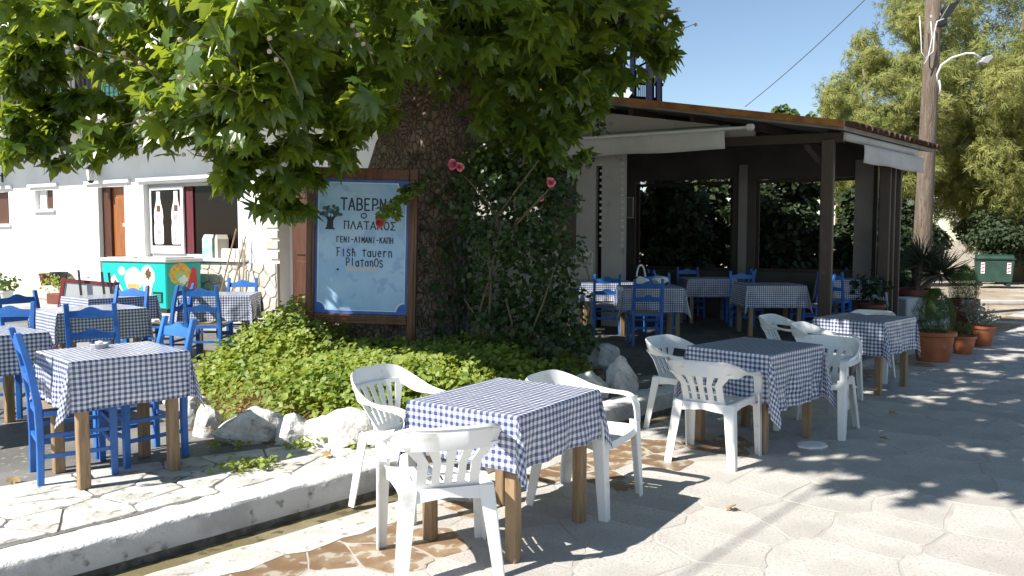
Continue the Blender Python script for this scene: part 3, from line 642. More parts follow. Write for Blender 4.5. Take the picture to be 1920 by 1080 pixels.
for px, py, Y, r, mk in [(850,308,7.95,.055,'pink'),(862,313,7.9,.045,'pink'),(1033,342,8.1,.05,'pink'),(712,418,7.95,.05,'redpetal'),(1015,372,8.2,.03,'pink')]:
    o = bloom(r, px).build('flower', M[mk], rose, at(px, py, Y)-RB, (R(75), 0, R(pr.uniform(-25, 25))), fix=False, smooth='all')
# spray across the sign, sunlight painted in by brighter leaves
bl = [(at(728,396,7.97), .07), (at(735,388,7.98), .075), (at(755,375,8.0), .08), (at(722,402,7.96), .06), (at(768,360,8.02), .09), (at(745,400,7.98),.05)]
Pq, Nq, Tq, Sq = blobs_to_leaves(bl, 5200, .075, (.1, 9.2), .2, .3, .7, .6)
scatter('spray_leaves', OV_V, OV_F, Pq - np.array(RB), frames(Nq, Tq), Sq, M['cover'], rose)

# ------------------------------------------------------------------ taverna sign
s0, s1 = Vector((-2.135, 8.37, .42)), Vector((-1.075, 8.33, .30))
sgn = thing('tavern_sign', 'tall brown framed pale blue taverna sign board on two posts in the green bed', 'sign', ((s0+s1)/2).to_tuple()[:2] + (.2,))
sgn.rotation_euler = (0, R(1.7), R(-2.2))
def sb(name, x0, x1, y0, y1, z0, z1, mat, parent=sgn, bev=.006): return MB().box(x0, x1, y0, y1, z0, z1).build(name, M[mat], parent, bevel=bev)
Z0 = .2
for sx in (-1, 1):
    p_ = sb('post', sx*.535-.045, sx*.535+.045, -.03, .05, 0, 2.12, 'signwood')
    sb('post_moulding', sx*.535-.018, sx*.535+.018, -.042, -.031, .05, 2.0, 'signwood', p_, .003)
sb('top_rail', -.489, .489, -.035, .045, 2.0, 2.115, 'signwood'); rb_ = sb('bottom_rail', -.489, .489, -.03, .04, .50, .60, 'signwood')
sb('rail_moulding', -.489, .489, -.045, -.032, .575, .598, 'signwood', rb_, .003); sb('rail_moulding', -.489, .489, -.045, -.032, .535, .552, 'signwood', rb_, .003)
panel = sb('panel', -.489, .489, -.008, .02, .601, 1.999, 'signblue', sgn, 0)
sb('back_brace', -.489, .489, .021, .045, 1.25, 1.35, 'signwood')
def notched(w_, z0, z1, c):
    pts = []
    for cx, cz, a0 in ((-w_, z0, 90), (w_, z0, 180), (w_, z1, 270), (-w_, z1, 0)):
        arc = [(cx + c*math.cos(R(a0-k*15)), cz + c*math.sin(R(a0-k*15))) for k in range(7)]
        pts += arc
    return pts
MB().prism(notched(.462, .632, 1.968, .085), -.003, lambda a, b, c: (a, -.0085+c, b)).build('picture_border', M['signwhite'], panel)
MB().prism(notched(.452, .642, 1.958, .089), -.003, lambda a, b, c: (a, -.0118+c, b)).build('picture_field', M['signpale'], panel)
def arc(cx, cz, rx, rz, a0, a1, n=9): return [(cx+rx*math.cos(R(a0+(a1-a0)*i/n)), cz+rz*math.sin(R(a0+(a1-a0)*i/n))) for i in range(n+1)]
GL = {'T':[[(0,1),(1,1)],[(.5,1),(.5,0)]], 'A':[[(0,0),(.5,1)],[(.5,1),(1,0)],[(.2,.33),(.8,.33)]], 'B':[[(.1,0),(.1,1)],[(.1,1)]+arc(.5,.76,.38,.24,90,-90)+[(.1,.52)],[(.5,.52)]+arc(.5,.26,.45,.26,90,-90)+[(.1,0)]],
 'E':[[(.1,0),(.1,1)],[(.1,1),(.85,1)],[(.1,.5),(.7,.5)],[(.1,0),(.85,0)]], 'P':[[(.1,0),(.1,1)],[(.1,1)]+arc(.5,.74,.4,.26,90,-90)+[(.1,.48)]], 'N':[[(.08,0),(.08,1)],[(.08,1),(.9,0)],[(.9,0),(.9,1)]],
 'o':[arc(.5,.5,.5,.5,0,360,16)], 'Π':[[(.1,0),(.1,1)],[(0,1),(1,1)],[(.9,1),(.9,0)]], 'Λ':[[(0,0),(.5,1)],[(.5,1),(1,0)]], 'Σ':[[(.9,1),(.05,1)],[(.05,1),(.55,.5)],[(.55,.5),(.05,0)],[(.05,0),(.9,0)]], 'O':[arc(.5,.5,.45,.5,0,360,16)],
 'Γ':[[(.1,0),(.1,1)],[(.1,1),(.8,1)]], 'I':[[(.5,0),(.5,1)]], 'M':[[(.05,0),(.05,1)],[(.05,1),(.5,.35)],[(.5,.35),(.95,1)],[(.95,1),(.95,0)]], 'K':[[(.1,0),(.1,1)],[(.9,1),(.12,.45)],[(.4,.62),(.9,0)]], 'H':[[(.1,0),(.1,1)],[(.9,0),(.9,1)],[(.1,.5),(.9,.5)]],
 '-':[[(.2,.5),(.8,.5)]], 'F':[[(.25,0),(.3,1)],[(.0,.97),(.95,1)],[(.28,.52),(.75,.55)]], 'l':[[(.4,1),(.45,0)]], 'i':[[(.45,.85),(.5,0)]], 's':[arc(.5,.62,.33,.2,30,250)+arc(.5,.2,.35,.22,80,-150)], 'h':[[(.2,.95),(.15,0)],[(.16,.35)]+arc(.5,.3,.3,.28,150,0)+[(.8,0)],[(.05,.78),(.5,.82)]],
 't':[[(.5,.85),(.5,0)],[(.05,.72),(.95,.78)]], 'a':[arc(.45,.32,.38,.32,20,380),[(.85,.68),(.88,0)]], 'v':[[(.05,.7),(.12,.1)]+arc(.45,.2,.33,.2,190,350)+[(.85,.7)]], 'e':[[(.1,.36),(.85,.42)],arc(.47,.36,.38,.34,10,310)], 'r':[[(.2,.7),(.22,0)],[(.22,.4)]+arc(.55,.4,.33,.3,160,40)], 'n':[[(.15,.7),(.18,0)],[(.17,.45)]+arc(.5,.4,.33,.3,160,0)+[(.85,0)]], ' ':[]}
def lettering(txt, cx, zc, wid, hgt, st, mat='signink', parent=panel, yb=-.0152, adv=None):
    n = len(txt); cw = wid/n; mb = MB(); kk = 0
    for i, ch in enumerate(txt):
        ox = cx - wid/2 + cw*i + cw*.12; lw = cw*.76
        if ch in 'Iil': lw = cw*.5; ox += cw*.13
        for s_ in GL.get(ch, []):
            for (a, b), (c, d) in zip(s_[:-1], s_[1:]):
                p, q = Vector((ox+a*lw, 0, zc-hgt/2+b*hgt)), Vector((ox+c*lw, 0, zc-hgt/2+d*hgt)); dd = (q-p)
                if dd.length < 1e-5: continue
                dd.normalize(); nn = Vector((-dd.z, 0, dd.x))*st/2; p -= dd*st*.35; q += dd*st*.35; y0 = yb - .00006*(kk % 24); kk += 1
                mb.add([p-nn+Vector((0,y0,0)), q-nn+Vector((0,y0,0)), q+nn+Vector((0,y0,0)), p+nn+Vector((0,y0,0))], [(0,1,2,3)])
    o = mb.build('lettering', M[mat], parent, fix=False); o['kind'] = 'stuff'; return o
lettering('TABEPNA', .055, 1.742, .57, .118, .017); lettering('o', .02, 1.625, .07, .05, .012); lettering('ΠΛATANOΣ', .085, 1.525, .56, .078, .0125)
lettering('ΓENI-ΛIMANI-KAΠH', .035, 1.375, .60, .056, .011); lettering('Fish tavern', .03, 1.245, .60, .085, .0115); lettering('Platanos', .035, 1.14, .40, .085, .0115)
mb = MB().prism([(-.385,1.475),(-.365,1.5),(-.355,1.57),(-.385,1.63),(-.375,1.635),(-.335,1.60),(-.325,1.63),(-.31,1.60),(-.27,1.64),(-.26,1.63),(-.295,1.56),(-.295,1.5),(-.27,1.475)], -.0012, lambda a, b, c: (a-.005, -.0152+c, b))
mb.build('emblem_trunk', M['signink'], panel)
mb = MB(); er = random.Random(4)
for i in range(46):
    a = R(er.uniform(0, 180)); rr = er.uniform(.35, 1); cx, cz = -.328 + .115*rr*math.cos(a), 1.615 + .105*rr*math.sin(a); q = er.uniform(.014, .024)
    mb.add([(cx+q*math.cos(R(60*k+i*7)), -.0166-.00003*i, cz+q*math.sin(R(60*k+i*7))) for k in range(6)], [tuple(range(6))])
mb.build('emblem_leaves', M['emblemleaf'], panel, fix=False)['kind'] = 'stuff'
MB().box(-.16, .175, -.0162, -.015, 1.045, 1.10).build('faded_patch', M['signgrey'], panel)
MB().lathe([(.012,0),(.012,.006)], 10).build('nail', M['signink'], panel, (-.245, -.0150, 1.06), (R(90), 0, 0))

# ------------------------------------------------------------------ white house on the far side
HA = math.atan2(-.49, .87); W0 = Vector((-3.98, 13.70, 0))
house = thing('white_house', 'white plastered two storey house with balcony and stone dado behind the blue tables', 'house', W0, HA)
def holed_wall(x0, x1, z0, z1, holes, th, y=0):
    xs = sorted({x0, x1, *[a for h in holes for a in h[:2]]}); zs = sorted({z0, z1, *[a for h in holes for a in h[2:]]}); mb = MB(); idx = {}
    def vid(i, j, k):
        if (i, j, k) not in idx: idx[(i,j,k)] = len(mb.v); mb.v.append((xs[i], y + k*th, zs[j]))
        return idx[(i,j,k)]
    def solid(i, j):
        if not (0 <= i < len(xs)-1 and 0 <= j < len(zs)-1): return False
        cx, cz = (xs[i]+xs[i+1])/2, (zs[j]+zs[j+1])/2; return not any(h[0] < cx < h[1] and h[2] < cz < h[3] for h in holes)
    for i in range(len(xs)-1):
        for j in range(len(zs)-1):
            if not solid(i, j): continue
            mb.f += [(vid(i,j,0), vid(i+1,j,0), vid(i+1,j+1,0), vid(i,j+1,0)), (vid(i,j,1), vid(i,j+1,1), vid(i+1,j+1,1), vid(i+1,j,1))]
            for di, dj, e in ((-1,0,((i,j),(i,j+1))),(1,0,((i+1,j),(i+1,j+1))),(0,-1,((i,j),(i+1,j))),(0,1,((i,j+1),(i+1,j+1)))):
                if not solid(i+di, j+dj): (a, b), (c, d) = e; mb.f.append((vid(a,b,0), vid(c,d,0), vid(c,d,1), vid(a,b,1)))
    return mb
# local x runs along the wall to the viewer's side: x = -s
DOOR = (-4.97, -4.14, .3, 2.60); WIN = (-3.56, -.99, 1.23, 2.62); SMALL = (-7.15, -6.49, 2.2, 2.60); LEFTW = (-9.6, -8.15, 1.9, 2.6)
holed_wall(-16, 0, .1, 3.72, [DOOR, WIN, SMALL, LEFTW], .25).build('wall', M['plaster'], house)
UPW = [(-8.6,-7.4,3.95,6.1),(-5.9,-4.7,3.95,6.1),(-2.6,-1.4,3.95,6.1)]
holed_wall(-16, 0, 3.93, 7.0, [(a,b,3.96,d) for a,b,c,d in UPW], .25, .02).build('upper_wall', M['plaster'], house)
MB().box(-16.1, .3, -.95, .4, 3.72, 3.93).build('balcony_slab', M['plaster'], house, bevel=.015)
MB().box(-16.3, .6, -.5, 8, 7.0, 7.15).build('roof', M['plaster'], house)
MB().box(-.2, -.002, .46, 8, .1, 7.0).build('side_wall', M['plaster'], house)
for a, b in ((-9.75,-7.98),(-7.35,-6.3),(-5.35,-3.94),(-3.72,-.8)):
    MB().box(a, b, -.055, -.003, 2.66, 2.745).build('lintel_moulding', M['trim'], house, bevel=.008)
# fluted plaster joints
for x in (-5.55, -4.05): MB().box(x-.012, x+.012, -.012, -.002, 1.2, 2.65).build('plaster_bead', M['trim'], house)
d = MB().box(DOOR[0]+.002, DOOR[1]-.002, .14, .19, .302, 2.598).build('door', M['doorwood'], house)
for zz in ((.4,.75),(.82,1.15),(1.22,2.4)):
    MB().box(DOOR[0]+.36, DOOR[1]-.06, .115, .139, *zz).build('door_panel', M['doorwood'], d, bevel=.012)
MB().box(DOOR[0]+.004, DOOR[0]+.26, .09, .139, .304, 2.596).build('door_post', M['darkdoor'], d)
MB().box(-4.36, -4.2, .105, .114, 1.82, 1.88).build('door_plate', M['whiteprint'], d)
MB().tube([(-4.62,.11,1.15),(-4.62,.09,1.15),(-4.52,.09,1.15)], .012, 6).build('door_handle', M['alu'], d)
# shop window
fr = MB()
wn = holed_wall(WIN[0], WIN[1], WIN[2], WIN[3], [(WIN[0]+.07, -2.72, 1.30, 2.55), (-2.66, WIN[1]-.05, 1.29, 2.55)], .05, .12).build('window', M['alu'], house)
holed_wall(-3.48, -2.53, 1.30, 2.55, [(-3.44, -2.60, 1.44, 2.50)], .035, .075).build('sliding_sash', M['trim'], wn)
MB().box(-3.44, -2.60, .088, .094, 1.44, 2.50).build('pane', M['darkglass'], wn)
MB().box(-2.60, -1.04, .16, .166, 1.29, 2.55).build('pane', M['darkglass'], wn)
MB().box(-2.55, -2.32, .13, .15, 1.30, 2.54).build('curtain', M['redcurtain'], wn)
MB().box(-3.75, -.75, -.14, .1, 1.165, 1.228).build('window_sill', M['trim'], wn, bevel=.01)
def bottle_poly(s):
    half = [(.0,0),(.10,0),(.125,.03),(.13,.30),(.11,.42),(.125,.52),(.11,.66),(.065,.80),(.05,.88),(.05,1)]
    return [(x*s, z*s) for x, z in half] + [(-x*s, z*s) for x, z in half[::-1][:-1]]
for cx in (-3.24, -2.74):
    s = 1.0; z0 = 1.47
    o = MB().prism(bottle_poly(1.0), -.003, lambda a, b, c: (cx+a*1.05, .0865+c, z0+b)).build('bottle_sticker', M['whiteprint'], wn)
    MB().prism([(a*.68, .05+b*.30) for a, b in bottle_poly(1.0)[1:7]] + [(-a*.68, .05+b*.30) for a, b in bottle_poly(1.0)[1:7]][::-1], -.002, lambda a, b, c: (cx+a*.9+.015, .0825+c, z0+b+.02)).build('bottle_print', M['pinkprint'], o)
    MB().box(cx-.075, cx+.06, .0800, .0822, z0+.46, z0+.56).build('bottle_print', M['pinkprint'], o)
    MB().box(cx-.05, cx+.055, .0800, .0822, z0+.62, z0+.74).build('bottle_print', M['choc'], o)
# small windows
for i, (a, b, z0, z1) in enumerate((SMALL, LEFTW)):
    wd = MB().box(a+.002, b-.002, .16, .18, z0+.002, z1-.002).build('window', M['darkglass'], house)
    MB().box(a+.002, a+(b-a)*.4, .09, .15, z0+.002, z1-.002).build('window_shutter', M['trim'], wd); MB().box(a+(b-a)*.42, b-.03, .12, .15, z0+.002, z1-.002).build('window_shutter', M['darkdoor'], wd)
    MB().box(a-.04, b+.06, -.06, -.002, z0-.07, z0-.003).build('window_sill', M['trim'], wd, bevel=.006)
# stone dado, crazy clad: each stone a part
MB().box(-4.05, 0, -.06, -.003, .1, 1.155).build('dado', M['joint'], house)
g = np.random.default_rng(9); pts = [np.array([-3.9 + i*.27 + (j % 2)*.13, .22 + j*.22]) + g.uniform(-.085, .085, 2) for i in range(15) for j in range(5)]
for p, poly in voronoi(pts, [np.array(q) for q in ((-4.03,.18),(-.02,.18),(-.02,1.15),(-4.03,1.15))], .009):
    c, v, f = piece(poly, .018, .006, .02, pr); o = MB().add([(x, -z, y) for x, y, z in v], f).build('cladding_stone', M['clad'], house, (c[0], -.06, c[1]))
for i in range(8):   # quoins
    z0 = 1.22 + i*.18; wq = .30 if i % 2 else .2
    MB().box(-wq, -.004, -.03, -.002, z0, z0+.15).build('quoin', M['clad'], house, bevel=.01)
# recess with brown door beyond the corner
MB().box(.002, 3.2, .24, .44, .1, 3.72).build('recess_wall', M['plaster'], house)
rd = MB().box(.13, .95, .17, .236, .303, 2.5).build('door', M['darkdoor'], house)
for zz in ((.45,1.2),(1.3,2.35)): MB().box(.24, .84, .145, .168, *zz).build('door_panel', M['darkdoor'], rd, bevel=.01)
# balcony railing and shutters
rl = MB().box(-15.9, .25, -.90, -.87, 4.85, 4.89).build('railing', M['iron'], house)
MB().box(-15.9, .25, -.895, -.875, 4.0, 4.03).build('railing_bar', M['iron'], rl)
bmz = MB().box(-.008, .008, -.893, -.877, 4.03, 4.85).mesh('railing_bar', M['iron'])
for i in range(82): link('railing_bar', bmz, rl, (-10.2+i*.125, 0, 0))
for a, b, z0, z1 in UPW:
    wd = MB().box(a+.002, b-.002, .2, .22, z0+.02, z1-.002).build('window', M['darkglass'], house)
    for x0, x1 in ((a-.62, a-.02), (b+.02, b+.62)):
        sh = MB().box(x0, x1, -.05, -.0, 3.96, z1).build('shutter', M['shutter'], wd)
        for k in range(16): MB().box(x0+.05, x1-.05, -.062, -.051, 4.05+k*.125, 4.13+k*.125).build('shutter_slat', M['shutter'], wd)
# wall lanterns
def lantern(x, z, lb):
    r = thing('wall_lantern', lb, 'lantern', house.matrix_basis @ Vector((x, 0, z)), HA, 'black wall lanterns')
    MB().tube([(0,-.002,.1),(0,-.1,.2),(0,-.2,.16)], .012, 6).build('bracket', M['iron'], r); MB().box(-.03,.03,-.02,-.002,.0,.2).build('back_plate', M['iron'], r)
    MB().lathe([(.02,.17),(.1,.09),(.09,.08)], 6, (0,-.2,0)).build('cap', M['iron'], r); MB().lathe([(.055,-.14),(.08,.07)], 6, (0,-.2,0)).build('glass', M['whitepot'], r); MB().lathe([(.03,-.19),(.065,-.15),(.065,-.141)], 6, (0,-.2,0)).build('base', M['iron'], r)
scene.view_layers[0].update()
lantern(-4.88, 2.86, 'black wall lantern with pale glass above the brown panelled door'); lantern(-8.35, 2.82, 'black wall lantern at the picture edge beyond the small window')
# steps in front of the house
hm = house.matrix_world.copy()
mb = MB().box(-12, -.9, -1.25, -.07, .1, .31); o = tag(mb.build('concrete_step', M['step'], None, W0, HA, bevel=.015), kind='structure')
tag(MB().box(-12, -5.35, -.30, -.065, .312, .60).build('stone_plinth', M['clad'], None, W0, HA, bevel=.02), kind='structure')
st = thing('stone_steps', 'pale stone steps up to the brown door beside the plane trunk', 'steps', W0, HA)
for k, (y0, y1, zt) in enumerate(((-.9,.9,.30),(-1.5,-.903,.22))):
    MB().box(-.85 if k == 0 else -1.0, 1.9, y0, y1, .1, zt).build('step', M['joint'], st)
    g = np.random.default_rng(40+k); x0 = -.85 if k == 0 else -1.0
    pts = [np.array([x0+.15+i*.3, y0+.15+j*.3]) + g.uniform(-.09,.09,2) for i in range(10) for j in range(max(1, int((y1-y0)/.3)))]
    for p, poly in voronoi(pts, [np.array(q) for q in ((x0+.01,y0+.01),(1.88,y0+.01),(1.88,y1-.01),(x0+.01,y1-.01))], .009):
        c, v, f = piece(poly, .012, .005, .02, pr); MB().add(v, f).build('step_stone', M['clad'], st, (c[0], c[1], zt))

# ------------------------------------------------------------------ ice cream freezer
fz = thing('ice_cream_freezer', 'turquoise ice cream chest freezer with cone and lolly pictures below the shop window', 'freezer', W0 + Vector((math.cos(HA), math.sin(HA), 0))*-2.42 + Vector((.49,.87,0))*-.72, HA)
fz.location.z = .31
body = MB().box(-.88, .88, -.36, .36, .07, .86).build('body', M['teal'], fz, bevel=.02)
MB().box(-.84, .84, -.33, .33, .0, .068).build('plinth', M['black'], fz)
MB().box(-.92, .92, -.39, .39, .862, .93).build('lid', M['lid'], fz, bevel=.015)
MB().box(-.80, -.05, -.3, .3, .932, .945).build('lid_glass', M['alu'], fz, bevel=.004); MB().box(.05, .80, -.3, .3, .932, .945).build('lid_glass', M['alu'], fz, bevel=.004)
v_ = MB().box(.54, .78, -.372, -.361, .18, .36).build('vent', M['black'], fz)
for k in range(4): MB().box(.56, .76, -.379, -.373, .2+k*.035, .217+k*.035).build('vent_slat', M['teal'], v_)
def disc(mat, cx, cz, rx, rz, y, parent, n=20, name='picture_print', wob=0, side=False):
    pts = [(cx+rx*math.cos(2*math.pi*k/n)*(1+wob*math.sin(k*2.1)), cz+rz*math.sin(2*math.pi*k/n)*(1+wob*math.sin(k*1.7))) for k in range(n)]
    return poly_print(mat, pts, y, parent, name, side)
def poly_print(mat, pts, y, parent, name='picture_print', side=False):
    fr_ = (lambda a, b, c: (.881+y-c, a, b)) if side else (lambda a, b, c: (a, -.361-y+c, b))
    return MB().prism(pts, .0012, fr_).build(name, M[mat], parent)
def rot_rect(cx, cz, w_, h_, a): c, s = math.cos(R(a)), math.sin(R(a)); return [(cx+x*c-z*s, cz+x*s+z*c) for x, z in ((-w_/2,-h_/2),(w_/2,-h_/2),(w_/2,h_/2),(-w_/2,h_/2))]
disc('whiteprint', -.30, .70, .10, .075, .0015, body)
disc('whiteprint', .02, .56, .24, .21, .0015, body, wob=.04); disc('cream', .02, .60, .19, .15, .003, body, wob=.05); poly_print('waffle', [(-.15,.48),(.19,.48),(.14,.14),(-.10,.14)], .0045, body); poly_print('cream', [(-.06,.30),(.10,.30),(.08,.22),(-.04,.22)], .006, body)
disc('whiteprint', .40, .62, .19, .19, .0016, body, wob=.04); disc('cream', .40, .62, .15, .15, .0031, body, wob=.06); disc('choc', .42, .66, .07, .09, .0046, body, wob=.25); poly_print('whiteprint', [(.27,.47),(.53,.47),(.42,.12),(.34,.12)], .0047, body)
poly_print('waffle', [(.31,.44),(.49,.44),(.41,.14),(.36,.14)], .006, body)
poly_print('whiteprint', rot_rect(-.47, .40, .24, .42, 38), .0017, body); poly_print('choc', rot_rect(-.42, .36, .14, .36, 38), .0032, body); poly_print('pinkprint', rot_rect(-.40, .34, .05, .34, 38), .0046, body); disc('whiteprint', -.60, .30, .09, .11, .0018, body, wob=.1); disc('choc', -.58, .30, .04, .05, .0033, body, wob=.2)
disc('yellowprint', -.08, .66, .22, .19, .0015, body, side=True, wob=.05); disc('greenprint', -.06, .60, .12, .10, .003, body, side=True, wob=.2); disc('whiteprint', -.02, .56, .09, .07, .0045, body, side=True, wob=.3)
poly_print('greenprint', rot_rect(.10, .40, .16, .18, -20), .0022, body, side=True); poly_print('redprint', [(.05,.42),(.27,.36),(.26,.74),(.20,.78),(.16,.74)], .0037, body, side=True); poly_print('greenprint', rot_rect(.06, .27, .05, .16, -18), .0039, body, side=True)

# cartons and box on the sill, sticks, bucket
def on_wall(x, y, z): return hm @ Vector((x, y, z))
c1 = thing('carton', 'pale blue milk carton standing on the shop window sill', 'carton', on_wall(-1.68, -.05, 1.229), HA + .25, 'cartons on the sill')
MB().box(-.1,.1,-.07,.07,0,.34).build('box', M['carton'], c1); MB().prism([(-.07,.341),(.07,.341),(.012,.42),(-.012,.42)], .196, lambda a, b, c: (c-.098, a, b)).build('gable', M['carton'], c1)
c2 = copy_tree(c1); c2.location = on_wall(-1.42, .0, 1.229); c2.rotation_euler.z = HA + 1.2; c2['label'] = 'grey-brown carton turned sideways behind the pale blue one on the sill'
for ch in c2.children:
    ch.data = ch.data.copy(); ch.data.materials[0] = M['rubble']
tag(MB().box(-.22,.22,-.09,.06,0,.17).build('box', M['whitepot'], None, on_wall(-1.08, -.03, 1.229), HA, bevel=.008), 'white box lying on the window sill beside the cartons', 'box')
ms = [(-1.05,-.45,-.95,-.08,1.75,'wooden broom handle leaning on the stone dado, tilted most'),(-.9,-.35,-.72,-.08,1.62,'bent mop stick leaning between the other two sticks'),(-.45,-.45,-.72,-.09,1.5,'broom stick crossing the others beside the turquoise bucket')]
for x0, y0, x1, y1, z1, lb in ms:
    b = thing('broom', lb, 'broom', on_wall(x0, y0, .31), HA, 'broom sticks by the wall')
    MB().tube([(0,0,.06),(x1-x0,y1-y0,z1-.31)], .013, 6).build('handle', M['tablewood'], b); MB().box(-.12,.12,-.03,.03,0,.07).build('brush', M['greypot'], b, bevel=.01)
bk = thing('bucket', 'turquoise plastic bucket turned over beside the stone dado', 'bucket', on_wall(-.38, -1.0, .16), 0)
MB().lathe([(.27,0),(.28,.04),(.27,.05),(.24,.38),(.19,.45),(.08,.48),(.0,.485)], 24).build('tub', M['tealbucket'], bk, smooth=50); MB().tube([(.25*math.cos(t), .27*math.sin(t)*.3-.24, .3-.1*math.sin(t)) for t in np.linspace(0, math.pi, 10)], .008, 6).build('handle', M['alu'], bk)

# ------------------------------------------------------------------ pots and planters
def leafy(name, blobs, dens, size, mat, parent, base, c, tip=.1, tv=OV_V, tf=OV_F, shell=.3):
    P, NR, T, S = blobs_to_leaves(blobs, dens, size, c, tip, shell, .6, .8); return scatter(name, tv, tf, P-np.array(base), frames(NR, T), S, mat, parent)
def potted(lb, x, y, z, r, h, mat, leaf=None, lh=.4, lr=.25, group='pots', size=.06, dens=900, cat='potted plant', box=None, rim=True, name='potted_plant', rz=0):
    p = thing(name, lb, cat, (x, y, z), rz, group); b = Vector((x, y, z))
    if box: MB().box(-box[0]/2, box[0]/2, -box[1]/2, box[1]/2, 0, h).build('pot', M[mat], p, bevel=.012)
    else:
        MB().lathe([(r*.72,0),(r*.76,.02),(r*.95,h*.84),(r*1.0,h*.84),(r*1.06,h*.87),(r*1.06,h*.99),(r*1.0,h),(r*.92,h),(r*.9,h*.9),(0,h*.9)], 28).build('pot', M[mat], p, smooth=40)
    if leaf:
        bl = []
        n = 10
        for k in range(n):
            a = k*2.4; q = lr*.55*math.sqrt(k/n); bl.append((np.array(b)+np.array([q*math.cos(a)*((box[0]/lr/1.1) if box else 1), q*math.sin(a), h + lh*(.25+.55*((k*7) % n)/n)]), lr*.5))
        P, NR, T, S = blobs_to_leaves(bl, dens, size, (x, y), .1, .3, .6, .8)
        if rz: 
            pass
        Rz = Matrix.Rotation(-rz, 3, 'Z'); P = (P-np.array(b)) @ np.array(Rz).T
        scatter('foliage', OV_V, OV_F, P, frames(NR, T), S, M[leaf], p)
    return p
GP = 'flower pots along the house'
def hw(px, py, dy): # a spot by the house wall, dy out from it
    return None
potted('terracotta pot without plant on the plinth of the white house', *on_wall(-6.52, -.2, .601), .13, .25, 'brownpot', None, group=GP, cat='flower pot', name='flower_pot')
potted('black plastic pot without plant on the plinth beside the terracotta pot', *on_wall(-6.05, -.2, .601), .165, .29, 'greypot', None, group=GP, cat='flower pot', name='flower_pot')
potted('long brown planter of feathery green plant at the freezer side', *on_wall(-5.0, -.75, .312), .2, .2, 'brownpot', 'cover', .38, .34, GP, .055, 700, box=(.75,.25), rz=HA, name='planter')
potted('terracotta trough of green plants on the step at the picture edge', *on_wall(-7.2, -.9, .312), .2, .2, 'terracotta', 'cover', .30, .28, GP, .055, 600, box=(.75,.25), rz=HA, name='planter')
potted('white pot with dark leafy plant on the step beside the red framed board', *on_wall(-6.55, -1.0, .312), .14, .22, 'whitepot', 'tree', .36, .27, GP, .09, 500)
# folded menu board with red frame
mbd = thing('menu_board', 'pale board in dark red frame leaning open behind the blue tables', 'menu board', (-5.2, 9.55, .16), R(12))
mbd.rotation_euler = (R(-14), R(6), R(14))
for x in (-.3, .3): MB().box(x-.02, x+.02, -.02, .02, 0, .95).build('frame_post', M['redframe'], mbd)
MB().box(-.279, .279, -.02, .02, .90, .94).build('frame_rail', M['redframe'], mbd); MB().box(-.279,.279,-.02,.02,.08,.12).build('frame_rail', M['redframe'], mbd)
MB().box(-.278, .278, -.008, .008, .121, .899).build('board', M['boardgrey'], mbd)
for x in (-.14, .12, .2): MB().bar((x, -.06, 1.05), (x+.14, -.05, .45), .025, .02).build('prop', M['black'], mbd)

# ------------------------------------------------------------------ blue taverna chair
def make_blue_chair():
    t = thing('blue_chair', '', 'chair', (0,0,0), 0, 'blue wooden taverna chairs'); m = M['blue']
    for sx in (-1, 1):
        mb = MB(); pth = [(sx*.185,-.20,0),(sx*.185,-.195,.25),(sx*.185,-.20,.47),(sx*.183,-.235,.70),(sx*.18,-.285,.90)]
        rows = []
        for (x, y, z), wd in zip(pth, (.036,.04,.042,.038,.034)):
            rows.append([(x-wd/2,y-wd/2,z),(x+wd/2,y-wd/2,z),(x+wd/2,y+wd/2,z),(x-wd/2,y+wd/2,z),(x-wd/2,y-wd/2,z)])
        n = len(rows); mb.add([p for r in rows for p in r[:4]], [(i*4+k, i*4+(k+1)%4, (i+1)*4+(k+1)%4, (i+1)*4+k) for i in range(n-1) for k in range(4)] + [(0,3,2,1), tuple(4*(n-1)+k for k in range(4))])
        mb.build('leg', m, t, bevel=.004)
        MB().bar((sx*.195,.19,0),(sx*.195,.19,.455),.036,.036,.042,.042).build('leg', m, t, bevel=.004)
        for zz in (.17, .29): MB().bar((sx*.188,-.177,zz),(sx*.194,.168,zz),.016,.024).build('stretcher', m, t)
    for zz in (.20, .32): MB().bar((-.174,.19,zz),(.174,.19,zz),.018,.024).build('stretcher', m, t)
    MB().bar((-.165,-.197,.25),(.165,-.197,.25),.018,.024).build('stretcher', m, t)
    MB().box(-.173,.173,.172,.208,.405,.44).build('seat_rail', m, t); MB().box(-.165,.165,-.205,-.172,.405,.44).build('seat_rail', m, t)
    for sx in (-1,1): MB().box(sx*.19-.014, sx*.19+.014, -.176,.168,.408,.438).build('seat_rail', m, t)
    rows = []
    for i in range(9):
        rows.append([])
        for j in range(9):
            u, v = i/4-1, j/4-1; rows[-1].append((u*.178, v*.19, .458 - .012*(1-max(abs(u),abs(v))) - (.012 if max(abs(u),abs(v)) > .99 else 0)))
    MB().grid(rows).build('seat', M['rush'], t, solid=.012, smooth=50)
    for z0, hh in ((.775,.095),(.60,.085)):
        top = [(-.165,z0),(.165,z0),(.165,z0+hh*.62)] + [(x, z0+hh*(.66+.34*(.5+.5*math.cos(math.pi*x/.10)))) for x in np.linspace(.10,-.10,9)] + [(-.165,z0+hh*.62)]
        yb = lambda z: -.205 - (z-.47)*.18
        MB().prism(top, .018, lambda a, b, c: (a, yb(b)+c-.012-.05*(.0272-a*a)*4*.2, b)).build('backrest_slat', m, t)
    return t
blue0 = make_blue_chair(); used_blue = [False]
def blue_chair(x, y, face, lb, z=.16):
    o = blue0 if not used_blue[0] else copy_tree(blue0); used_blue[0] = True; o['label'] = lb; return place(o, x, y, z, face)

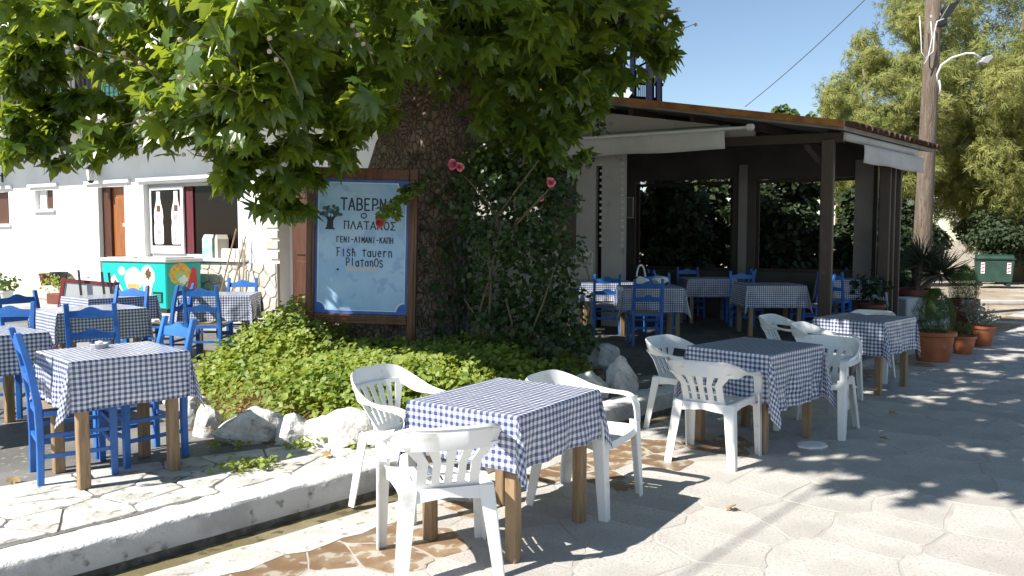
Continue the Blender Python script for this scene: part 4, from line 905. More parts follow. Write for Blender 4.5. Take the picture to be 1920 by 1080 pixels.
# ------------------------------------------------------------------ white plastic armchair (two back patterns)
def smooth_rows(ctrl, per=5):
    out = []
    n = len(ctrl)
    for i in range(n-1):
        for k in range(per):
            t = k/per; row = []
            for j in range(len(ctrl[0])):
                p0, p1, p2, p3 = (Vector(ctrl[max(i-1,0)][j]), Vector(ctrl[i][j]), Vector(ctrl[i+1][j]), Vector(ctrl[min(i+2,n-1)][j]))
                row.append(tuple(.5*((2*p1)+(p2-p0)*t+(2*p0-5*p1+4*p2-p3)*t*t+(3*p1-p0-3*p2+p3)*t**3)))
            out.append(row)
    out.append([tuple(p) for p in ctrl[-1]]); return out
def make_plastic_chair(fan=False):
    t = thing('plastic_armchair', '', 'chair', (0,0,0), 0, 'white plastic armchairs'); m = M['plastic']
    up = .05 if fan else 0
    half = [((0,-.345,.755+up),(0,-.318,.645+up*.9),(0,-.352,.745+up)), ((.11,-.338,.755+up),(.105,-.31,.645+up*.9),(.113,-.345,.745+up)), ((.195,-.30,.75+up*.7),(.185,-.27,.64+up*.7),(.203,-.305,.738+up*.7)),
            ((.25,-.21,.715+up*.2),(.228,-.19,.63),(.26,-.213,.702+up*.2)), ((.272,-.09,.668),(.226,-.08,.632),(.284,-.09,.652)), ((.285,.04,.645),(.222,.04,.640),(.293,.04,.628)), ((.286,.15,.64),(.222,.15,.636),(.293,.155,.622)), ((.280,.205,.615),(.222,.198,.61),(.286,.212,.60)), ((.276,.226,.56),(.226,.222,.555),(.280,.235,.55)), ((.274,.232,.46),(.230,.230,.46),(.278,.240,.46))]
    half = [(c, a, b) for a, b, c in half]
    rows = smooth_rows([tuple((-x, y, z) for x, y, z in r) for r in half[::-1]][:-1] + half, 4)
    MB().grid(rows).build('arm_rail', m, t, solid=.010, smooth=50)
    # pierced back panel
    ns = 5 if fan else 4; us = [-1.0]
    for k in range(ns): c = -1 + 2*(k+1)/(ns+1); us += [c-.075, c+.075]
    us += [1.0]; fine = []
    for a, b in zip(us[:-1], us[1:]): fine += [a, (a+b)/2] if b-a > .2 else [a]
    fine.append(1.0)
    vs_ = [0,.09,.14,.34,.38,.60,.64,.93,.97,1.0]
    wt, wb = (.215,.085) if fan else (.150,.150)
    rows = []
    for v in vs_:
        row = []
        for u in fine:
            flare = 0 if fan else (.085*max(0, (v-.62)/.38)**2 + .012*max(0, (.15-v)/.15)**2)
            x = u*(wb + (wt-wb)*v + flare); y = -.195 - .125*v + .9*x*x*(.3+.7*v)*.9; z = .425 + (.235 + up)*v
            row.append((x, y, z))
        rows.append(row)
    holes = {j for j in range(len(fine)-1) if any(abs((fine[j]+fine[j+1])/2 - (-1+2*(k+1)/(ns+1))) < .02 for k in range(ns))}
    slot_rows = {1, 3, 5, 6} if fan else {2, 4, 6}
    if fan: slot_rows = {2, 3, 4, 5, 6}
    MB().grid(rows, lambda i, j: j in holes and i in slot_rows).build('backrest', m, t, solid=.008, smooth=45)
    # seat with slits
    xs = [-1,-.86,-.62,-.56,-.40,-.34,-.18,-.12,.04,.10,.26,.32,.48,.54,.70,.86,1]; ys = [0,.08,.2,.42,.46,.68,.86,.95,1.0,1.03]; rows = []
    for v in ys:
        row = []
        for u in xs:
            hw_ = .205 + .035*v; x = u*hw_; y = -.215 + .44*min(v,1) + (.012 if v > 1 else 0); z = .432 + .018*u**4 - .02*math.sin(math.pi*min(v,1))*(1-u*u) - (.0 if v < .9 else (v-.9)*.10) - (.035 if v > 1 else 0)
            row.append((x, y, z))
        rows.append(row)
    slit = {2,4,6,8,10,12}
    MB().grid(rows, lambda i, j: j in slit and i in (2,4)).build('seat', m, t, solid=.008, smooth=45)
    # skirts under the seat
    for sx in (-1, 1):
        MB().grid([[(sx*.212,-.21,.445),(sx*.212,-.21,.375)],[(sx*.225,-.06,.447),(sx*.222,-.06,.40)],[(sx*.236,.08,.447),(sx*.232,.08,.40)],[(sx*.245,.215,.445),(sx*.242,.215,.375)]]).build('side_skirt', m, t, solid=.007)
    MB().grid([[(-.21,-.217,.44),(-.21,-.222,.37)],[(0,-.222,.44),(0,-.224,.395)],[(.21,-.217,.44),(.21,-.222,.37)]]).build('back_skirt', m, t, solid=.007)
    for sx in (-1, 1):   # angle-section legs, wider at the top
        for top, bot, wd, dy in (((sx*.284,.236,.47),(sx*.285,.262,0),.070,-1), ((sx*.220,-.222,.44),(sx*.258,-.285,0),.074,1)):
            T_, B_ = Vector(top), Vector(bot); rows = []
            for k in range(6):
                q = T_.lerp(B_, k/5); ww = wd*(1-.28*k/5); rows.append([tuple(q+Vector((0,dy*ww,0))), tuple(q+Vector((0,dy*.006,0))), tuple(q+Vector((-sx*.006,0,0))), tuple(q+Vector((-sx*ww,0,0)))])
            MB().grid(rows).build('leg', m, t, solid=.009, smooth=30)
    return t
plain0, fan0 = make_plastic_chair(), make_plastic_chair(True); used_p = {}
def plastic_chair(x, y, face, lb, fan=False, z=0, sc=1.0):
    src = fan0 if fan else plain0; o = src if fan not in used_p else copy_tree(src); used_p[fan] = 1; o['label'] = lb; o.scale = (sc,)*3; return place(o, x, y, z, face)

# ------------------------------------------------------------------ tables and cloths
def make_table():
    t = thing('wooden_table', '', 'table', (0,0,0), 0, 'square wooden tables'); 
    MB().box(-.5,.5,-.5,.5,.715,.742).build('table_top', M['tablewood'], t)
    return t
def table(cx, cy, z, rz, a, b, lb, inset=.07, lw=.062):
    t = thing('wooden_table', lb, 'table', (cx, cy, z), rz, 'square wooden tables')
    MB().box(-a,a,-b,b,.715,.742).build('table_top', M['tablewood'], t, bevel=.004)
    for sx in (-1,1):
        for sy in (-1,1): MB().bar((sx*(a-inset),sy*(b-inset),0),(sx*(a-inset),sy*(b-inset),.714),lw).build('leg', M['tablewood'], t, bevel=.005)
        MB().box(sx*(a-inset)-.012, sx*(a-inset)+.012, -(b-inset)+lw/2+.001, (b-inset)-lw/2-.001, .63,.714).build('apron', M['tablewood'], t)
        MB().box(-(a-inset)+lw/2+.001, (a-inset)-lw/2-.001, sx*(b-inset)-.012, sx*(b-inset)+.012, .63,.714).build('apron', M['tablewood'], t)
    return t
from mathutils import noise as mnoise
def cloth(cx, cy, z, rz, a, b, h, lb, seed=0, amp=.012, mat='cloth', twist=(25,-25,25,-25), n=84, hv=None):
    hu0, hu1, hv0, hv1 = hv or (h, h, h, h); a += .006; b += .006; rows, uv = [], []; rr = random.Random(seed); tz = .748
    us = np.linspace(-a-hu0, a+hu1, n); vs_ = np.linspace(-b-hv0, b+hv1, n)
    us = np.sort(np.append(us, [-a, a])); vs_ = np.sort(np.append(vs_, [-b, b]))
    for u in us:
        row = []
        for v in vs_:
            du, dv = max(0, abs(u)-a), max(0, abs(v)-b); sx, sy = (1 if u > 0 else -1), (1 if v > 0 else -1)
            x, y, zz = max(-a, min(a, u)), max(-b, min(b, v)), tz
            nz = mnoise.noise(Vector((u*9, v*9, seed*1.7))) + .35*mnoise.noise(Vector((u*24, v*24, seed*2.9)))
            if du > 0 and dv > 0:
                r = math.hypot(du, dv); ph = math.atan2(dv, du); psi = min(ph, math.pi/2-ph); k = 2 if sx > 0 and sy > 0 else 1 if sx > 0 else 3 if sy > 0 else 0
                s45 = math.sin(2*ph); tw = R(twist[k]); out = r*math.sin(psi)*.30
                ang = math.atan2(sy, sx) + tw*s45; x += out*math.cos(ang); y += out*math.sin(ang)
                fold = amp*1.3*math.sin(ph*8+seed)*min(1, r/.15); x += fold*math.cos(ang+1.57); y += fold*math.sin(ang+1.57)
                zz -= r*math.cos(psi*.50); x += sx*.006; y += sy*.006
            elif du > 0:
                zz -= du; x += sx*(.006 + .012*du + amp*(du/.3)*(math.sin(v*17+seed*2)+1.4*nz+.5*math.sin(v*31+seed)))
            elif dv > 0:
                zz -= dv; y += sy*(.006 + .012*dv + amp*(dv/.3)*(math.sin(u*15+seed*3)+1.4*nz+.5*math.sin(u*33+seed)))
            else: zz += .0022*nz + .0025
            row.append((x, y, zz)); uv.append((u+5, v+5))
        rows.append(row)
    o = MB().grid(rows).build('tablecloth', M[mat], None, (cx, cy, z), rz, fix=False, smooth=35, uv=uv)
    return tag(o, lb, 'tablecloth', 'blue and white checked tablecloths')
def set_table(corners, z, a, b, h, lt, lc, seed, **k):
    """corners: front, right, back, left of the top"""
    c = sum((Vector(p) for p in corners), Vector((0,0)))/len(corners); e = Vector(corners[1]) - Vector(corners[0]); rz = math.atan2(e.y, e.x)
    table(c.x, c.y, z, rz, a, b, lt); return cloth(c.x, c.y, z, rz, a, b, h, lc, seed, mat='clothfine' if z > .1 else 'cloth', **k)
set_table([(.03,3.77),(.48,4.44),(-.1,4.82),(-.52,4.13)], 0, .405, .335, .27, 'square wooden table at the front among three white chairs, under a checked cloth', 'checked cloth on the front table, one corner hanging low in the sun', 1, twist=(18,-20,25,30), amp=.012)
set_table([(1.91,5.77),(2.51,6.35),(1.91,6.8),(1.36,6.19)], 0, .42, .34, .40, 'wooden table among white chairs, second from the front in the lane', 'long checked cloth on the second lane table, hanging down to knee height', 2, twist=(30,-25,25,-20), amp=.016, hv=(.36,.40,.42,.34))
set_table([(3.72,8.02),(4.32,8.6),(3.84,8.98),(3.16,8.36)], 0, .41, .36, .34, 'wooden table in the lane beside the terracotta pots', 'shaded checked cloth on the lane table beside the terracotta pots', 3, twist=(20,30,25,-30), amp=.014)
set_table([(-2.45,4.40),(-1.99,4.86),(-2.42,5.29),(-2.88,4.83)], .16, .325, .305, .28, 'wooden table on the terrace edge with two blue chairs', 'checked cloth on the terrace edge table, ashtray corner shining in the sun', 4, twist=(-38,25,20,-20), amp=.013)
set_table([(-4.17,7.18),(-3.57,7.82),(-4.05,8.35),(-4.68,7.72)], .16, .40, .36, .28, 'wooden table behind the terrace edge table, under a shiny plastic covered cloth', 'checked cloth on the middle blue-chair table before the red framed board', 5)
set_table([(-3.9,5.25),(-3.40,5.83),(-3.95,6.25),(-4.45,5.65)], .16, .40, .36, .28, 'wooden table cut by the picture edge behind the tall blue chair', 'checked cloth on the table cut by the picture edge', 6)
set_table([(-4.75,8.85),(-4.25,9.45),(-4.75,9.95),(-5.25,9.4)], .16, .38, .36, .27, 'wooden table in front of the turquoise freezer, mostly hidden by nearer chairs', 'checked cloth on the table right in front of the freezer', 7)
set_table([(-3.95,9.4),(-3.12,9.5),(-3.2,10.15),(-4.0,10.1)], .16, .40, .34, .30, 'wooden table beside the green bed, before the stone dado', 'checked cloth on the table beside the green bed and bucket', 8, twist=(30,-30,25,-20))
set_table([(1.49,10.95),(2.36,10.95),(2.40,11.7),(1.55,11.7)], .16, .41, .36, .34, 'wooden table in the porch shade that carries the white bag', 'checked cloth on the porch table under the white bag', 9, twist=(-30,25,25,-20))
set_table([(1.02,12.15),(1.85,12.15),(1.9,12.9),(1.05,12.9)], .16, .40, .36, .28, 'wooden table deepest behind the rose bush in the porch', 'checked cloth on the porch table next to the rose bush', 10)
set_table([(2.92,13.3),(3.72,13.3),(3.75,14.0),(2.95,14.0)], .16, .40, .35, .30, 'wooden table at the back of the porch before the dark glazing', 'checked cloth on the table at the back of the porch', 11)
set_table([(3.36,11.5),(4.21,11.5),(4.25,12.25),(3.45,12.25)], .16, .42, .36, .32, 'wooden table between the white pillar and the corner post', 'checked cloth with glinting plastic cover beside the corner post', 12, twist=(20,38,25,-20))
set_table([(5.2,12.9),(6.0,12.9),(6.0,13.6),(5.2,13.6)], .16, .40, .35, .32, 'wooden table in the porch between its two wooden posts', 'checked cloth on the porch table between the two posts', 13)

# chairs
plastic_chair(-.355, 3.86, (-.27,.96), 'white plastic armchair in front of everything, its pierced back to the viewer')
plastic_chair(-.60, 4.72, (.80,-.60), 'white fan-backed plastic armchair between the boulders and the front table', fan=True)
plastic_chair(.45, 4.78, (.86,-.5), 'white plastic armchair standing sideways behind the front table, arm lit by sun')
plastic_chair(1.46, 5.74, (.55,.84), 'sunlit white plastic armchair pushed up to the second lane table')
plastic_chair(1.48, 6.62, (.73,-.68), 'shaded white plastic armchair on the kerb side of the second lane table')
plastic_chair(2.55, 6.58, (-.62,-.78), 'shaded plastic armchair at the lane side of the second table, facing the viewer')
plastic_chair(3.08, 7.72, (.80,-.60), 'white plastic armchair in shade between second and third lane tables, turned sideways')
plastic_chair(3.02, 8.52, (.75,-.66), 'bluish shaded plastic armchair behind the sideways one, at the porch side')
plastic_chair(4.02, 9.02, (-.62,-.78), 'white plastic armchair hidden behind the cloth next to the big terracotta pot')
blue_chair(-2.68, 4.82, (.80,.60), 'tall blue wooden chair at the picture edge, sunlit back towards the boulders table')
blue_chair(-2.43, 5.17, (-.62,-.78), 'blue chair on the far side of the terrace edge table, slim back rising above it')
blue_chair(-3.55, 6.85, (-.25,.97), 'blue chair with its back to the viewer at the middle table')
blue_chair(-4.15, 6.42, (.25,-.97), 'blue chair whose top shows above the table at the picture edge')
blue_chair(-4.75, 7.9, (.85,-.5), 'blue chair at the outer side of the middle table, edge on')
blue_chair(-4.32, 8.75, (-.1,-1), 'light blue chair back facing over the middle table, before the freezer')
blue_chair(-4.05, 9.25, (-1,.1), 'dark blue chair seen edge on before the turquoise freezer')
blue_chair(-3.52, 9.25, (-.05,1), 'blue chair with its back to the viewer beside the green bed')
blue_chair(-3.60, 10.45, (.05,-1), 'blue chair behind the table in front of the stone dado')
blue_chair(1.78, 10.68, (.0,1), 'blue chair in the porch shade with its back to the viewer, before the bag')
blue_chair(1.42, 11.95, (.1,1), 'blue chair in the porch beside the rose bush')
blue_chair(2.2, 12.0, (-.1,-1), 'blue chair behind the table with the white bag')
blue_chair(1.55, 13.2, (0,-1), 'blue chair at the inner wall of the porch behind the rose bush table')
blue_chair(3.85, 13.7, (-1,.1), 'blue chair at the side of the back porch table beside the white pillar')
blue_chair(3.2, 14.3, (0,-1), 'blue chair behind the back porch table, against the glazing')
blue_chair(4.42, 11.85, (-1,-.1), 'blue chair pushed in beside the corner post')
blue_chair(3.7, 12.6, (0,-1), 'blue chair behind the table beside the corner post')
blue_chair(5.15, 12.75, (.6,.8), 'blue chair seen between the two porch posts, nearest to the corner post')
blue_chair(5.7, 13.95, (-.2,-1), 'blue chair at the far side of the table between the porch posts')
blue_chair(2.62, 13.5, (1,.1), 'blue chair at the near end of the back porch table')

# small things on tables
o = thing('ashtray', 'clear little ashtray with crumpled paper on the terrace edge table', 'ashtray', (-2.58, 4.97, .16+.7505))
MB().lathe([(.05,0),(.055,.025),(.05,.03),(.04,.01),(0,.008)], 16).build('dish', M['alu'], o); link('paper', rock_mesh(77, .025, .02, .018), o, (0,0,.03)).data.materials[0] = M['bag']
bagr = thing('carrier_bag', 'thin white carrier bag with upright handle on the porch table', 'bag', (1.85, 11.35, .16+.752))
b_ = rock_mesh(91, .10, .07, .075); b_.materials[0] = M['bag']; link('bag_body', b_, bagr, (0,0,.07))
MB().tube([(.06*math.cos(t)-.02, 0, .11+.19*math.sin(t)) for t in np.linspace(.1, math.pi-.1, 12)], [.012]*12, 6).build('handle', M['bag'], bagr, smooth='all')
b2 = rock_mesh(92, .13, .09, .07); b2.materials[0] = M['bag']; tag(link('crumpled_bag', b2, None, (2.12, 11.4, .16+.82)), 'crumpled white bag lying next to the upright carrier bag', 'bag')
tag(MB().lathe([(.10,0),(.10,.015),(.07,.02)], 8, sx=1.3).build('foot_plate', M['plastic'], None, (2.30, 6.05, .003), .4), 'flat white plastic plate lying under the second table leg', 'plate')

# ------------------------------------------------------------------ taverna porch
P0 = Vector((4.43, 11.3, 0)); tav = thing('tavern_porch', 'shady taverna porch with white gable, awnings and dark timber posts', 'building', P0, HA)
RX, RY = .245, .968                       # the side eave runs this way from the corner post
def side(t, dx=0): return (RX*t + dx, RY*t)
TB = .16
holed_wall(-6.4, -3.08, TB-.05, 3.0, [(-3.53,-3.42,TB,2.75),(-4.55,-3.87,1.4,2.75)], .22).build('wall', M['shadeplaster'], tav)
for k in range(14):
    for x in (-3.43, -3.06):
        if k < 14: MB().box(x-.024, x+.024, -.012, -.002, 1.45+k*.1, 1.49+k*.1).build('quoin', M['awning'], tav)
g = np.random.default_rng(15); pts = [np.array([-6.2+i*.3, .3+j*.25]) + g.uniform(-.09,.09,2) for i in range(11) for j in range(5)]
for p, poly in voronoi(pts, [np.array(q) for q in ((-6.38,.2),(-3.55,.2),(-3.55,1.38),(-6.38,1.38))], .009):
    c, v, f = piece(poly, .018, .006, .02, pr); MB().add([(x, -z, y) for x, y, z in v], f).build('cladding_stone', M['clad'], tav, (c[0], -.003, c[1]))
MB().box(-4.5,-3.9,.1,.12,1.42,2.74).build('window', M['darkglass'], tav); MB().box(-3.53,-3.42,.12,.14,TB,2.74).build('window', M['darkglass'], tav)
# gable plaster between valance and rake
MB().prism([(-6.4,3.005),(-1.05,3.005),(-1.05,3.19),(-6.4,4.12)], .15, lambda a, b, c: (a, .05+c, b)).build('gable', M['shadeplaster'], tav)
# roof: shallow plane falling to the corner side
ROZ = lambda x: 3.12 - .181*(x-.25)
def roofpt(x, y, dz=0): return (x, y, ROZ(x - y*RX/RY) + dz)
def rf(x, t, dz=0): return (x + RX*t, RY*t, ROZ(x) + dz)
MB().add([rf(-6.6,-.25,-.06), rf(.28,-.25,-.06), rf(.28,3.75,-.06), rf(-6.6,3.75,-.06), rf(-6.6,-.25,.0), rf(.28,-.25,.0), rf(.28,3.75,.0), rf(-6.6,3.75,.0)], [(0,3,2,1),(4,5,6,7),(0,1,5,4),(1,2,6,5),(2,3,7,6),(3,0,4,7)]).build('roof', M['soffit'], tav)
MB().add([rf(-6.6,-.30,-.02), rf(.30,-.30,-.02), rf(.30,-.252,-.02), rf(-6.6,-.252,-.02), rf(-6.6,-.30,.07), rf(.30,-.30,.07), rf(.30,-.252,.07), rf(-6.6,-.252,.07)], [(0,3,2,1),(4,5,6,7),(0,1,5,4),(1,2,6,5),(2,3,7,6),(3,0,4,7)]).build('fascia', M['fascia'], tav)
# tiles: one long row of barrel tile per strip down the slope, the eave ends seen
for k in range(17):
    t = -.1 + k*.23; rows = []
    for x in (.40, -1.5, -3.2):
        rows.append([rf(x, t + .11*math.cos(a), .005 + .075*math.sin(a)) for a in np.linspace(0, math.pi, 7)])
    MB().grid(rows).build('roof_tile', M['rooftile'], tav, solid=.014, smooth=60)
# posts and beams
FL_ = [K(7.4,-.29), K(13,-.29), (8.0,16.5,0), (.5,17.5,0), (.2,11.2,0), (1.25,9.6,0), (1.3,8.2,0)]
tag(MB().add([(p[0],p[1],.165) for p in FL_], [tuple(range(len(FL_)))]).build('porch_shade_floor', M['porchshade']), kind='structure')  # added dark sheet: shade painted over the terrace floor
def tpost(x, y, w_, zt): return MB().box(x-w_/2, x+w_/2, y-w_/2, y+w_/2, TB, zt).build('post', M['postwood'], tav, bevel=.012)
tpost(0, 0, .17, 2.97)
for dt in (2.3, 2.52, 2.8): tpost(*side(dt), .17, 2.93)
MB().bar((-3.05,0,3.04),(.2,0,2.98),.14,.13).build('beam', M['beam'], tav); a = side(.12); b = side(3.6); MB().bar((*a,3.045),(*b,3.045),.13,.13).build('beam', M['beam'], tav)
for x in (-1.0, -2.0, -3.0): MB().bar(rf(x,.09,-.14), rf(x,3.6,-.14), .08, .12).build('rafter', M['beam'], tav)
for t in (1.1, 2.2): MB().bar(rf(-5.5,t,-.12), rf(.05,t,-.12), .08, .1).build('rafter', M['beam'], tav)
MB().bar((-.3,0,2.9),(-.02,0,2.55),.07).build('brace', M['beam'], tav)
# awnings
def awning(name, pts_top, pts_bot, hem, mat='awning'):
    rows = [[tuple(Vector(t).lerp(Vector(b), k/3)) for t, b in zip(pts_top, pts_bot)] for k in range(4)] + [[tuple(Vector(b)+Vector((0,0,-hem*(k/4))) + Vector((.006*math.sin(j*.9+k), -.006*math.cos(j*1.3+k), -.008*math.sin(j*.7)*(k == 4)))) for j, b in enumerate(pts_bot)] for k in range(1, 5)]
    return MB().grid(rows).build(name, M[mat], tav, solid=.004, smooth='all')
xs_ = np.linspace(-5.6, -1.36, 26)
awning('awning', [(x, -.06, 3.26) for x in xs_], [(x, -.36, 3.15) for x in xs_], .28)
MB().tube([(-5.6,-.37,3.16),(-1.0,-.37,3.16)], .022, 8).build('awning_bar', M['galv'], tav); MB().lathe([(.03,0),(.05,.03),(.05,.09),(.03,.12)], 10).build('bar_end', M['galv'], tav, (-1.06,-.37,3.16), (0, R(90), 0))
ts = np.linspace(.3, 2.95, 18)
awning('awning', [(*side(t-.15, .02), 3.0) for t in ts], [(*side(t, .36), 2.90) for t in ts], .25)
a, b = side(-.05,.2), side(3.05,.2); MB().tube([(*a,3.0),(*b,3.0)], .06, 10).build('awning_roll', M['awning'], tav, smooth='all')
# back wall of the porch: white frame darkened with painted shade, dark openings on to greenery
BL = Vector((side(2.8)[0], side(2.8)[1]))
def bx(s): return BL.x - s
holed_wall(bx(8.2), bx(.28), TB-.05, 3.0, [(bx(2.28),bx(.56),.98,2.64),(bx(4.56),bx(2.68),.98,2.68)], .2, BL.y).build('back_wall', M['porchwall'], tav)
for s0_, s1_ in ((.56,2.28),(2.68,4.56)):
    fr_ = holed_wall(bx(s1_)+.002, bx(s0_)-.002, .982, 2.63, [(bx(s1_)+.06, bx(s0_)-.06, 1.04, 2.57)], .05, BL.y+.07).build('window_frame', M['beam'], tav)
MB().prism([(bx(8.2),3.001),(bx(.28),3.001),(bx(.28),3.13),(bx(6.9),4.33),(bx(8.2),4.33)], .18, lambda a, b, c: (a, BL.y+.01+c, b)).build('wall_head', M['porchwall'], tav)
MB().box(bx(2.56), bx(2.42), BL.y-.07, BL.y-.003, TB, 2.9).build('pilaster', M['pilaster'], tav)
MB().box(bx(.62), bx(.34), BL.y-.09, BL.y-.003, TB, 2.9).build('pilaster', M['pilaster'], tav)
tvp = thing('television', 'dark wall television high on the porch inner wall', 'television', tav.matrix_basis @ Vector((bx(4.75), BL.y-.5, 1.95)), HA+.5)
MB().box(-.33,.33,-.04,.04,0,.42).build('casing', M['tv'], tvp, bevel=.01); MB().box(-.30,.30,-.046,-.041,.035,.39).build('screen', M['darkglass'], tvp); MB().bar((0,.04,.2),(0,.45,.25),.05).build('wall_arm', M['tv'], tvp)
# main taverna building behind the porch
scene.view_layers[0].update()
tm = tav.matrix_world.copy()
rear = thing('tavern_house', 'pale taverna house behind the porch with navy iron balcony rail on its roof', 'house', P0, HA)
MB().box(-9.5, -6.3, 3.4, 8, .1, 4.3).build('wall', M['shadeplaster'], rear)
MB().prism([(3.2,4.3),(8.2,4.3),(5.7,4.7)], 3.4, lambda a, b, c: (-9.7+c, a, b)).build('roof', M['rooftile'], rear)
ir = thing('iron_balcony', 'navy blue iron lattice balcony and stair rising above the porch roof', 'balcony', at(1200,190,19.5), HA); IB = ir.location.copy(); Rm_ = Matrix.Rotation(-HA, 4, 'Z')
def ib(px, py, dy=0): q = Rm_ @ (at(px, py, 19.5) - IB); return (q.x, q.y+dy, q.z)
for px, w_ in ((1187,.11),(1219,.16),(1236,.12),(1170,.07)): MB().bar(ib(px,235),ib(px-1,-30),w_).build('post', M['navy'], ir)
for py, x0, x1 in ((152,1165,1240),(128,1190,1238),(180,1165,1236),(88,1190,1238)): MB().bar(ib(x0,py,.15),ib(x1,py+5,.15),.07).build('rail', M['navy'], ir)
for k in range(13): MB().bar(ib(1189+k*3.7,196,.14),ib(1189+k*3.7,130,.14),.022).build('railing_bar', M['navy'], ir)
for k in range(4): MB().bar(ib(1190,120-k*28,.3),ib(1236,95-k*28,.3),.05).build('brace', M['navy'], ir)
MB().bar(ib(1135,165),ib(1172,192),.35,.5).build('roof_edge', M['plaster'], ir)

# ------------------------------------------------------------------ utility pole, lamp, wires
PX, PY = 8.46, 16.5
up_ = thing('utility_pole', 'tall weathered wooden utility pole with curved white lamp arm', 'utility pole', (PX, PY, 0)); UP = Vector((PX, PY, 0))
MB().tube([(.0,0,-.05),(-.01,0,1.5),(.02,0,3.2),(.05,0,5),(.06,0,8)], [.185,.175,.165,.155,.14], 18).build('shaft', M['pole'], up_, smooth='all')
arm = [at(1757,168,16.4), at(1757,140,16.35), at(1765,122,16.3), at(1785,108,16.2), at(1812,100,16.1), at(1826,100,16.05), at(1838,108,16.0)]
MB().tube([p-UP for p in arm], .022, 8).build('lamp_arm', M['galv'], up_, smooth='all')
hd = at(1846,112,16.0)-UP; MB().prism([(-.13,-.06),(.02,-.09),(.14,.03),(.11,.09),(-.02,.05)], .14, lambda a, b, c: (hd.x+a, hd.y-.07+c, hd.z+b)).build('lamp_head', M['alu'], up_, bevel=.012)
MB().tube([at(1761,150,16.3)-UP, at(1763,165,16.3)-UP, at(1762,176,16.3)-UP], .018, 6).build('conduit', M['galv'], up_, smooth='all')
for pts in ([(1724,30),(1727,70),(1728,98),(1735,110),(1750,96),(1752,60),(1757,40),(1770,35)], [(1733,120),(1740,108),(1748,70),(1745,40)]):
    MB().tube([at(x, y, 16.25)-UP for x, y in pts], .012, 5).build('cable', M['galv'], up_, smooth='all')
fl = thing('floodlight', 'black floodlight clamped high on the utility pole', 'floodlight', at(1772,22,16.4)); FL = fl.location.copy()
MB().prism([(-.15,-.18),(.05,-.12),(.26,.22),(.02,.12)], .22, lambda a, b, c: (a, c-.11, b)).build('housing', M['black'], fl, bevel=.01); MB().box(-.2,.0,-.1,.1,-.3,-.16).build('gear_box', M['black'], fl, bevel=.01); MB().bar((-.3,0,-.1),(-.1,0,-.05),.05).build('bracket', M['galv'], fl)
def wire(A, B, sag, r, lb):
    A, B = Vector(A), Vector(B); pts = [A.lerp(B, t/24) + Vector((0,0,-sag*4*(t/24)*(1-t/24))) for t in range(25)]
    tag(MB().tube(pts, r, 6).build('overhead_cable', M['wire'], None, smooth='all'), lb, 'cable')
wire(at(1397,200,24), (PX+.05, PY, 7.8), .15, .012, 'thin black wire rising across the sky above the porch roof')
wire((-7.6,-2.9,6.0), (PX-.02, PY, 7.7), .25, .011, 'thick cable bundle running from the pole over the lane')

# ------------------------------------------------------------------ pots beside the porch
GP2 = 'pots beside the porch corner'
def conifer(lb, x, y, r, h, mat, ch, cr, z=0, ribs=True):
    p = potted(lb, x, y, z, r, h, mat, None, group=GP2); n = 6500
    u = rng.random(n); a = rng.uniform(0, 6.283, n); prof = cr*np.interp(u, [0,.15,.5,.8,1], [.75,.95,1,.7,.1])*(.75+.25*np.sqrt(rng.random(n)))*(1+.12*np.sin(a*5))
    P = np.stack([prof*np.cos(a), prof*np.sin(a), h*.92 + ch*u], 1); out = np.stack([np.cos(a), np.sin(a), np.zeros(n)], 1)
    scatter('foliage', blade[0], blade[1], P, frames(out+unit(n)*.6, np.array([0,0,1.])+out*.3+unit(n)*.35), .06*(.6+.7*rng.random(n)), M['conifer'], p, False)
    sc_ = [v for v in p.children if v.name.startswith('foliage')][0]; return p
conifer('wide terracotta pot with round bright-edged conifer, nearest of the pots', 5.47, 10.32, .255, .39, 'terracotta', .55, .24)
potted('small terracotta pot with grey leafy plant beside the wide conifer pot', 6.22, 10.95, 0, .15, .25, 'terracotta', 'tree', .2, .17, GP2, .035, 2400)
potted('terracotta pot of white-leaved bush on the lane side', 6.95, 11.75, 0, .16, .30, 'terracotta', 'grey_leaf', .28, .24, GP2, .04, 2400)
conifer('tall brown pot with dark conifer behind the white-leaved bush', 7.25, 12.8, .22, .62, 'brownpot', .55, .21)
potted('small brown pot with white flowering plant in the row of pots', 7.0, 12.15, 0, .14, .42, 'brownpot', 'grey_leaf', .3, .2, GP2, .04, 2000)
yc = thing('potted_yucca', 'spiky dark yucca in big brown pot at the foot of the utility pole', 'potted plant', (7.35, 14.6, 0), 0, GP2)
MB().lathe([(.26,0),(.40,.55),(.44,.56),(.44,.66),(.38,.66),(.36,.6),(0,.6)], 28).build('pot', M['brownpot'], yc, smooth=40)
n = 420; a = rng.uniform(0, 6.283, n); el = rng.uniform(-.5, 1.4, n); dv = np.stack([np.cos(a)*np.cos(el), np.sin(a)*np.cos(el), np.sin(el)], 1)
cen = np.where((rng.random(n) < .5)[:, None], np.array([.12,0,1.15]), np.array([.42,-.1,.95]))
scatter('blades', blade[0], blade[1], cen+dv*.08, frames(np.cross(dv, unit(n)), dv), .50*(.7+.5*rng.random(n)), M['yucca'], yc, False)
MB().tube([(.05,0,.6),(.12,0,1.15)], .05, 8).build('stem', M['twig'], yc); MB().tube([(.08,0,.62),(.42,-.1,.95)], .045, 8).build('stem', M['twig'], yc)
tag(MB().box(-.22,.22,-.2,.2,0,.55).build('grey_crate', M['boardgrey'], None, (6.95, 14.0, .0), .3, bevel=.02), 'pale grey box standing between the porch post and the brown pot', 'crate')
potted('dark potted plant in red-brown pot inside the porch by the double post', 5.75, 12.75, .16, .2, .38, 'brownpot', 'hedge', .55, .33, GP2, .09, 700)

